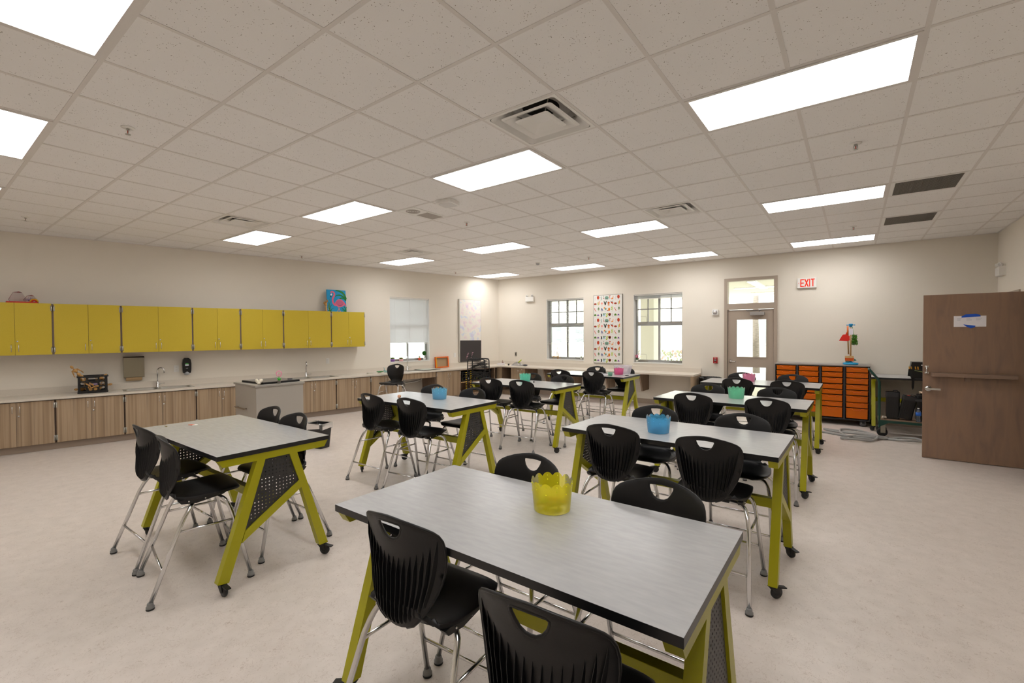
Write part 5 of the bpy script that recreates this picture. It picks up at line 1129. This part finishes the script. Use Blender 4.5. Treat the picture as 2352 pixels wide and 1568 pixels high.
# ---------------------------------------------------------------- left worktop items
CT = .7672
def crate(T, label, w_=.34, d_=.27, h_=.265):
    t = thing('plastic_crate', label, 'crate'); t.matrix_world = T
    b_ = MB(); th = .012; X, Y = w_/2, d_/2
    b_.box((-X, -Y, 0), (X, Y, .012)); b_.box((-X-.006, -Y-.006, 0), (X+.006, -Y+th, .026)); b_.box((-X-.006, Y-th, 0), (X+.006, Y+.006, .026)); b_.box((-X-.006, -Y+th, 0), (-X+th, Y-th, .026)); b_.box((X-th, -Y+th, 0), (X+.006, Y-th, .026)); b_.build('base', M_BLACKS, t)
    for yy, wy in ((-Y, th), (Y-th, th)):
        b_ = MB(); hs = []
        for zz in (.04, .115, .19):
            for xx in (-X+.028, X-.028-.066): hs.append(rrect(xx, zz, xx+.066, zz+.055, .016, 3))
        hs += [rrect(-.062, .195, .062, .235, .016, 3), rrect(-.05, .04, -.006, .085, .015, 3), rrect(.006, .04, .05, .085, .015, 3)]
        plate(b_, rect(-X, .026, X, h_-.02), hs, yy, yy+wy, 'y'); b_.build('long_side', M_BLACKS, t, recalc=True)
    for xx in (-X, X-th):
        hs = [rrect(yy, zz, yy+.06, zz+.055, .016, 3) for zz in (.04, .115, .19) for yy in (-Y+.03, Y-.09)]
        b_ = MB(); plate(b_, rect(-Y+th, .026, Y-th, h_-.02), hs, xx, xx+th, 'x'); b_.build('short_side', M_BLACKS, t, recalc=True)
    b_ = MB(); plate(b_, rrect(-X-.012, -Y-.012, X+.012, Y+.012, .015), [rect(-X+th, -Y+th, X-th, Y-th)], h_-.02, h_); b_.build('rim', M_BLACKS, t, recalc=True)
    return t
Tc = T_L @ TT(8.675, .27, CT+.001); t = crate(Tc, 'black plastic crate full of wooden mannequins on the left worktop')
MB().prism([(-.055, .125), (.05, .125), (.045, .15), (-.048, .152)], .1355, .1375, axis='y').build('tape_label', cm((.55, .48, .62), .7), t)
random.seed(11)
def mannequin(T, label, pose=0):
    t = thing('wooden_mannequin', label, 'mannequin', group='jointed wooden mannequins'); t.matrix_world = T
    b_ = MB(); b_.tube([(0, 0, -.035), (0, 0, -.02), (0, 0, .01), (0, 0, .03)], [.012, .02, .022, .01], 12); b_.tube([(0, 0, .03), (0, 0, .045)], .008, 8); b_.tube([(0, 0, .045), (0, 0, .065), (0, 0, .09), (0, 0, .1)], [.016, .026, .03, .014], 12); b_.tube([(0, 0, .1), (0, 0, .115)], .006, 8); b_.build('torso', M_MANN, t)
    MB().sphere((0, 0, .14), .02, sc=(.9, .9, 1.35)).build('head', M_MANN, t)
    for s_ in (-1, 1):
        e = (s_*.05, -.01, .03) if pose == 0 else (s_*.045, .02, .05)
        MB().tube([(s_*.032, 0, .088), e, ], [.009, .007], 8).tube([e, (e[0]+s_*.01, e[1]+.04, e[2]-.03), (e[0], e[1]+.055, e[2]-.035)], [.007, .006, .004], 8).build('arm', M_MANN, t)
        MB().tube([(s_*.014, 0, -.03), (s_*.018, .005, -.085)], [.013, .01], 8).tube([(s_*.018, .005, -.09), (s_*.02, -.01, -.15)], [.011, .007], 8).sphere((s_*.02, .008, -.155), .011, sc=(.8, 1.8, .6), n=8).build('leg', M_MANN, t)
    return t
def TM(x, y, z, rx, ry, rz): return Tc @ TT(x, y, z) @ Matrix.Rotation(rz, 4, 'Z') @ Matrix.Rotation(ry, 4, 'Y') @ Matrix.Rotation(rx, 4, 'X')
mannequin(TM(.155, .03, .29, 0, radians(34), 0), 'wooden mannequin leaning out of the left end of the black crate')
for q, (a, lb) in enumerate((((.075, .08, .16, 1.3, .4, .3), 'wooden mannequin showing through the upper left holes of the crate'), ((-.04, .06, .175, 0, -.9, .2), 'wooden mannequin behind the crate handle opening'), ((-.09, .09, .10, 1.5, .3, -1.), 'wooden mannequin at the right side of the crate'), ((.06, .05, .06, 1.57, 0, 1.2), 'wooden mannequin low on the left inside the crate'))):
    mannequin(TM(*a), lb, 1)
b_ = MB(); b_.tube([(0, 0, .0), (0, 0, .02)], .035, 20); 
for q, x in enumerate((-.028, .03)):
    o = MB().lathe([(0, 0), (.036, 0), (.038, .01), (.036, .018), (0, .018)], 24).build('mannequin_base', M_MANN); o.matrix_world = Tc @ TT(x, .11, .066, rx=-pi/2+.1); tag(o, 'round wooden mannequin base seen through the lower middle hole of the crate, '+('right' if q == 0 else 'left')+' one', 'base')
# bag with green pad, teal packet, tray on the small sink
o = MB().prism([(-.19, -.03), (-.1, -.08), (.1, -.09), (.17, -.03), (.14, .06), (-.06, .08), (-.18, .05)], 0, .03).build('paper_bag', cm((.84, .81, .76), .7), bevel=.01); o.matrix_world = T_L @ TT(4.0, .33, CT, rz=pi+.2); tag(o, 'flat off-white paper bag on the worktop left of the lone chair', 'bag')
o = MB().prism([(-.07, -.05), (.06, -.06), (.08, .03), (-.05, .05)], 0, .012).build('green_pad', cm((.05, .5, .22), .6)); o.matrix_world = T_L @ TT(3.90, .38, CT+.0315, rz=pi+.1); tag(o, 'small green pad lying on the off-white bag', 'pad')
b_ = MB(); [b_.tube([(.05*cos(i), .03*sin(i*1.7), .01+.004*i), (.05*cos(i)+.04, .03*sin(i*1.7)-.02, .03+.005*i)], [.012, .004], 6) for i in range(8)]; b_.tube([(.05, 0, .02), (.09, 0, .12)], .006, 6)
o = b_.build('teal_packet', cm((.5, .72, .72), .4)); o.matrix_world = T_L @ TT(3.70, .36, CT); tag(o, 'crumpled teal plastic packet behind the lone chair back', 'packet')
t = thing('baking_tray', 'flat dark-edged tray lying across the small sink', 'tray'); t.matrix_world = T_L @ TT(2.62, .34, CT+.006, rz=.05)
MB().box((-.25, -.19, 0), (.25, .19, .012)).build('rim', mat('tray_dark', (.25, .24, .24), .4), t); MB().box((-.24, -.18, .012), (.24, .18, .0135)).build('sheet', mat('tray_sheet', (.78, .8, .74), .3), t)
t = thing('orange_frame_box', 'orange cardboard tray standing on edge against the backsplash', 'box'); t.matrix_world = T_L @ TT(2.01, .1, CT+.008, rx=radians(6))
g_ = MB(); plate(g_, rect(-.2, 0, .2, .285), [rect(-.168, .03, .168, .255)], .0, .004, 'y'); g_.build('front_lip', cm((.92, .44, .14), .6), t)
MB().box((-.2, -.05, 0), (-.195, 0, .285)).box((.195, -.05, 0), (.2, 0, .285)).box((-.195, -.05, .28), (.195, 0, .285)).box((-.195, -.05, 0), (.195, 0, .005)).build('side_wall', cm((.88, .35, .05), .6), t)
MB().box((-.195, -.05, .005), (.195, -.046, .28)).build('cardboard_back', cm((.72, .62, .48), .8), t)
MB().box((.17, .004, .003), (.199, .006, .284)).build('yellow_strip', cm((.9, .66, .12), .6), t)
# plants on the left window sill
def leaf(mb, b_, t_, w_, mi=0):
    b_, t_ = Vector(b_), Vector(t_); d_ = (t_-b_); s_ = d_.cross(Vector((0, 0, 1))); s_ = s_.normalized()*w_ if s_.length > 1e-4 else Vector((w_, 0, 0)); m_ = b_+d_*.5
    mb.add([b_, m_+s_, t_, m_-s_, m_+Vector((0, 0, w_*.4))], [(0, 1, 4), (1, 2, 4), (2, 3, 4), (3, 0, 4)], mi, True)
def pot(T, lb, col, kind, r_=.045, h_=.07, rim=True):
    t = thing('potted_plant', lb, 'plant'); t.matrix_world = T
    MB().lathe([(0, 0), (r_*.85, 0), (r_, h_), (r_*.9, h_), (r_*.85, h_-.01), (0, h_-.01)], 22).build('pot', cm(col, .5), t)
    g_ = MB(); random.seed(hash(kind) % 1000 if False else len(lb))
    if kind == 'succulent':
        for i in range(34):
            a = i*2.4; rr = r_*.8*(i/34)**.5; bx, by_ = rr*cos(a), rr*sin(a); leaf(g_, (bx, by_, h_-.01), (bx*1.7, by_*1.7, h_+.03+.018*random.random()), .009, i % 2)
        g_.build('leaves', [cm((.45, .6, .2)), cm((.48, .32, .2) if 'pink' in lb else (.3, .42, .2))], t)
    elif kind == 'aloe':
        for i in range(14):
            a = i*2.4; leaf(g_, (0, 0, h_-.01), (.045*cos(a)*(.4+i/20), .045*sin(a)*(.4+i/20), h_+.075-.003*i), .007, i % 2)
        g_.build('leaves', [cm((.45, .58, .5)), cm((.68, .72, .5))], t)
    elif kind == 'topiary':
        g_.tube([(0, 0, h_-.01), (0, 0, h_+.07)], .005, 8, 0); g_.build('trunk', cm((.55, .42, .2)), t); g_ = MB()
        for i in range(420):
            z = 1-2*(i+.5)/420; a = i*2.399; rr = (1-z*z)**.5; R_ = .055; p = Vector((rr*cos(a), rr*sin(a), z)); q = Vector((0, 0, h_+.115))
            leaf(g_, q+p*R_*.86, q+p*R_*1.06+Vector((random.uniform(-1, 1), random.uniform(-1, 1), random.uniform(-1, 1)))*.007, .006, i % 2)
        g_.sphere((0, 0, h_+.115), .05, 1, 16); g_.build('foliage', [cm((.25, .55, .12)), cm((.15, .4, .08))], t)
    elif kind == 'orchid':
        for i in range(7):
            a = i*.9; leaf(g_, (0, 0, h_-.01), (.06*cos(a), .05*sin(a), h_+.05), .012, 0)
        g_.tube([(0, 0, h_), (.005, 0, h_+.1)], .003, 6, 0); g_.build('leaves', [cm((.2, .42, .18))], t); g_ = MB()
        for i in range(26):
            a = i*2.4; rr = .032*(i/26)**.5; g_.sphere((rr*cos(a)+.004, rr*sin(a)*.6, h_+.05+.075*((i*7) % 10)/10), .011, i % 2, 8, sc=(1, .6, 1))
        g_.build('blossom', [cm((.82, .2, .42)), cm((.93, .72, .8))], t)
    return t
zs = WIN1[2]+.0225
pot(T_L @ TT(3.345, -.055, zs), 'succulents in a purple pot on the left window sill', (.60, .42, .72), 'succulent', .055, .065)
pot(T_L @ TT(3.12, -.055, zs), 'brown succulents in a pink pot on the left window sill', (.90, .70, .70), 'succulent', .055, .055)
pot(T_L @ TT(2.60, -.055, zs), 'small aloe in an orange-red pot on the left window sill', (.83, .33, .16), 'aloe', .036, .065)
pot(T_L @ TT(2.465, -.055, zs), 'round topiary ball in a white pot on the left window sill', (.92, .92, .91), 'topiary', .036, .06)
pot(T_B @ TT(1.965, -.05, WIN3[2]+.0225), 'pink flowers in a small white pot on the right window sill', (.86, .85, .8), 'orchid', .03, .05)
pot(T_B @ TT(3.44, -.05, WIN2[2]+.0225), 'little green plant in a white pot on the easel window sill', (.85, .84, .8), 'aloe', .034, .045)
t = thing('mini_easel', 'small wooden easel on the window sill behind the half blind', 'easel'); t.matrix_world = T_B @ TT(4.18, -.05, WIN2[2]+.0225)
e_ = MB()
for s_ in (-1, 1): e_.tube([(s_*.085, .02, 0), (s_*.02, -.02, .31)], .006, 6)
e_.build('front_leg', M_BIRCH, t); MB().tube([(0, -.045, 0), (0, -.02, .34)], .006, 6).build('rear_leg', M_BIRCH, t); MB().box((-.1, .015, .055), (.1, .04, .068)).build('ledge', M_BIRCH, t)
t = thing('wooden_tripod', 'second thin wooden stand beside the small easel', 'easel'); t.matrix_world = T_B @ TT(4.08, -.055, WIN2[2]+.0225)
MB().tube([(-.03, .02, 0), (-.01, 0, .30)], .005, 6).tube([(.06, .02, 0), (-.0, 0, .27)], .005, 6).build('leg', M_BIRCH, t)

# items on the back counter
o = MB().box((-.11, -.05, 0), (.0, .05, .05)).box((.0, -.05, 0), (.09, .05, .065)).build('paper_box', cm((.93, .91, .92), .7)); o.location = bwp(-5.74, .33, CT); tag(o, 'pair of small white boxes on the counter in the corner', 'box')
o = MB().box((-.02, -.015, 0), (.02, .015, .02)).tube([(0, 0, .02), (.0, 0, .07)], .006, 6).build('small_stamp', cm((.55, .38, .34))); o.location = bwp(-5.69, .33, CT+.0655); tag(o, 'tiny brown stamp on top of the white boxes', 'stamp')
o = MB().lathe([(0, 0), (.02, 0), (.028, .045), (.024, .045), (0, .01)], 18).build('black_cup', M_RUBBER); o.location = bwp(-5.46, .36, CT); tag(o, 'small black cup on the back counter', 'cup')
t = thing('scoop_bag', 'clear bag with a lime green scoop on the back counter', 'bag', bwp(-5.18, .33, CT))
V, F_ = [], []
random.seed(5); n = 12
for i in range(n+1):
    for j in range(n+1):
        x, y = -.17+.34*i/n, -.08+.16*j/n; e = max(0, 1-(x/.17)**2)*max(0, 1-(y/.08)**2); V.append((x, y, .003+.11*e**.6*(.6+.4*abs(sin(i*1.3+j*.9)))))
b_ = MB(); b_.add(V, [(i*(n+1)+j, (i+1)*(n+1)+j, (i+1)*(n+1)+j+1, i*(n+1)+j+1) for i in range(n) for j in range(n)], 0, False); b_.build('bag_film', M_CLEAR, t)
MB().tube([(-.0, 0, .06), (.06, -.02, .10), (.15, -.03, .165)], [.008, .016, .014], 8).build('scoop', cm((.72, .80, .15), .4), t)
o = b_ = MB(); b_.sphere((0, 0, .025), .06, sc=(1.3, .8, .42)); o = b_.build('grey_cloth_bundle', cm((.35, .35, .38), .8)); o.location = bwp(-4.93, .33, CT); tag(o, 'dark grey bundle in a clear bag on the back counter', 'bundle')
o = MB().prism([(-.02, -.09), (.03, -.08), (.02, .09), (-.03, .08)], .0, .004).build('paper_slip', cm((.95, .94, .95), .7)); o.location = bwp(-5.28, .42, CT); tag(o, 'white paper slip at the front of the back counter', 'paper')

# crates with bottles in the corner shelf
for q, (s_, lb) in enumerate(((1.60, 'left black crate of bottles in the open shelf cabinet'), (1.22, 'middle black crate of bottles in the open shelf cabinet'), (.90, 'right black crate of bottles in the open shelf cabinet'))):
    Tq = T_L @ TT(s_, .42, .421); crate(Tq, lb, .27, .25, .24)
    for k_ in range(5):
        bt = thing('paint_bottle', 'small paint bottle in the '+lb.split(' of')[0], 'bottle', group='paint bottles in the open shelf crates'); bt.matrix_world = Tq @ TT(-.10+.05*k_, .09-.05*(k_ % 2), .0125)
        MB().lathe([(0, 0), (.018, 0), (.018, .06+.01*(k_ % 3)), (.008, .075+.01*(k_ % 3)), (.008, .085+.01*(k_ % 3)), (0, .086+.01*(k_ % 3))], 12).build('bottle_body', cm([(.85, .87, .9), (.3, .55, .3), (.35, .35, .7), (.8, .78, .2), (.2, .5, .6)][(k_+q) % 5], .4), bt)
# drying rack
t = thing('drying_rack', 'black wire art drying rack with tilted shelves by the corner', 'rack', (-5.28, 7.25, 0), radians(22))
fr = MB()
for y in (-.17, .17): fr.tube(bez([(-.22, y, .06), (-.22, y, .9), (-.205, y, .985), (-.17, y, 1.02), (.17, y, 1.02), (.205, y, .985), (.22, y, .9), (.22, y, .06)], 5), .0125, 10)
for x in (-.22, .22): fr.tube([(x, -.2, .06), (x, .2, .06)], .0125, 8)
fr.build('frame', M_RUBBER, t)
for x in (-.22, .22):
    for y in (-.18, .18): MB().lathe([(0, -.012), (.03, -.012), (.03, .012), (0, .012)], 14, T=TT(x, y, .031, rx=pi/2)).build('caster', M_RUBBER, t)
def wire(tilt, z, dy, tipm, dx=0):
    w_ = MB(); T = TT(dx, dy, z, ry=tilt); X, Y = .23, .16
    w_.tube([(-X, -Y, 0), (X, -Y, 0), (X, Y, 0), (-X, Y, 0)], .002, 5, closed=True, T=T)
    for k_ in range(9): y = -Y+2*Y*(k_+1)/10; w_.tube([(-X, y, 0), (X, y, 0)], .0011, 4, T=T)
    for k_ in range(4): x = -X+2*X*(k_+1)/5; w_.tube([(x, -Y, 0), (x, Y, 0)], .0011, 4, T=T)
    if tipm:
        for y in (-Y, Y): w_.tube([(-X-.03, y-.03, 0), (-X-.03, y+.03, 0)], .009, 6, 1, T=T); w_.tube([(-X-.03, y, 0), (-X, y, 0)], .003, 5, 0, T=T)
    return w_.build('wire_shelf', [M_RUBBER, cm(tipm or (.5, .5, .5), .5)], t)
for k_ in range(5): wire(radians(2-3*(k_ % 2)), .77+k_*.035, 0, None, .01*(k_ % 3))
for k_ in range(4): wire(radians(28+5*k_), .93+.02*k_, .01, (.75, .55, .6), -.02)
for k_ in range(3): wire(radians(-18-5*k_), .86+.02*k_, .0, None, .01)
for k_ in range(8): wire(radians(2), .30+k_*.055, 0, (.93, .78, .05), 0)

# ---------------------------------------------------------------- outside
grd = MB().box((-60, BW+.2, -.2), (50, 70, -.06)).build('ground', mat('outside_paving', (.8, .78, .72), .9)); struct(grd)
o = MB().box((-40, -30, -.2), (-8.9, BW+.2, -.06)).build('ground', mat('outside_paving')); struct(o)
t = thing('school_building', 'cream building with grey windows seen through the back windows', 'building', (-8, 32, -.1))
MB().box((-22, 0, 0), (20, 8, 7.5)).build('wall', mat('stucco_cream', (.91, .90, .86), .9), t); MB().box((-22.3, -.3, 7.5), (20.3, 8.3, 7.8)).build('roof', M_TAUPE, t)
for xx in (-18, -14.5, -10.0, -7.7, -3.2, 4.0, 5.4, 9, 13):
    for zz in (.9, 4.2):
        f_ = MB().box((xx-.6, -.05, zz), (xx+.6, -.001, zz+1.7)).build('window_surround', M_TRIMW, t); MB().box((xx-.48, -.08, zz+.12), (xx+.48, -.05, zz+1.58)).build('pane', mat('far_glass', (.62, .68, .68), .4), f_)
t = thing('covered_walkway', 'cream covered walkway outside the glazed door', 'walkway', (0, 0, -.06))
MB().box((-9, BW+.25, 3.1), (7, 18.5, 3.3)).build('soffit', mat('stucco_cream'), t)
for x in (-2.78, 3.6): MB().box((x-.2, 12.0, 0), (x+.2, 12.4, 3.1)).build('column', mat('stucco_cream'), t)
for q, (xa, ya, xb, yb) in enumerate(((-.1, 12.5, -.13, 15.0), (-.9, 14.6, 1.2, 14.4), (-.8, 16.9, 1.2, 16.9))):
    lt_ = thing('walkway_light', ('crosswise', 'nearer lengthwise', 'farther lengthwise')[q]+' white strip light under the walkway ceiling seen through the transom', 'light', (0, 0, 3.04), 0, 'walkway strip lights')
    d_ = (Vector((xb, yb))-Vector((xa, ya))); n_ = Vector((-d_.y, d_.x)).normalized()*.11
    MB().prism([(xa+n_.x, ya+n_.y), (xa-n_.x, ya-n_.y), (xb-n_.x, yb-n_.y), (xb+n_.x, yb+n_.y)], -.035, -.0, 0).build('housing', M_WHITE, lt_)
    n_ *= .85; MB().prism([(xa+n_.x, ya+n_.y), (xa-n_.x, ya-n_.y), (xb-n_.x, yb-n_.y), (xb+n_.x, yb+n_.y)], -.038, -.0355, 0).build('diffuser', emis('walkway_lamp', (1, 1, .97), 5), lt_)
t = thing('palm_tree', 'palm trunk seen through the door glass', 'tree', (-1.14, 20, -.06))
MB().tube([(.04, 0, 0), (0, 0, 2.5), (.06, 0, 5.2)], [.14, .11, .09], 12).build('trunk', ramp_mat('palm_bark', [(.3, (.42, .38, .34)), (.7, (.58, .54, .5))], (1, 1, 6), 8, .9), t)
o = MB(); random.seed(2)
for i in range(500):
    x, y, z = random.uniform(-2, 2), random.uniform(-.5, .5), random.uniform(0, .8); leaf(o, (x, y, z), (x+random.uniform(-.15, .15), y-.1, z+.15), .05, i % 2)
o = o.build('hedge', [cm((.72, .76, .62), .8), cm((.88, .76, .74), .8)]); o.location = (-4.5, 19.5, -.06); tag(o, 'low pale leafy hedge outside the right window', 'hedge')
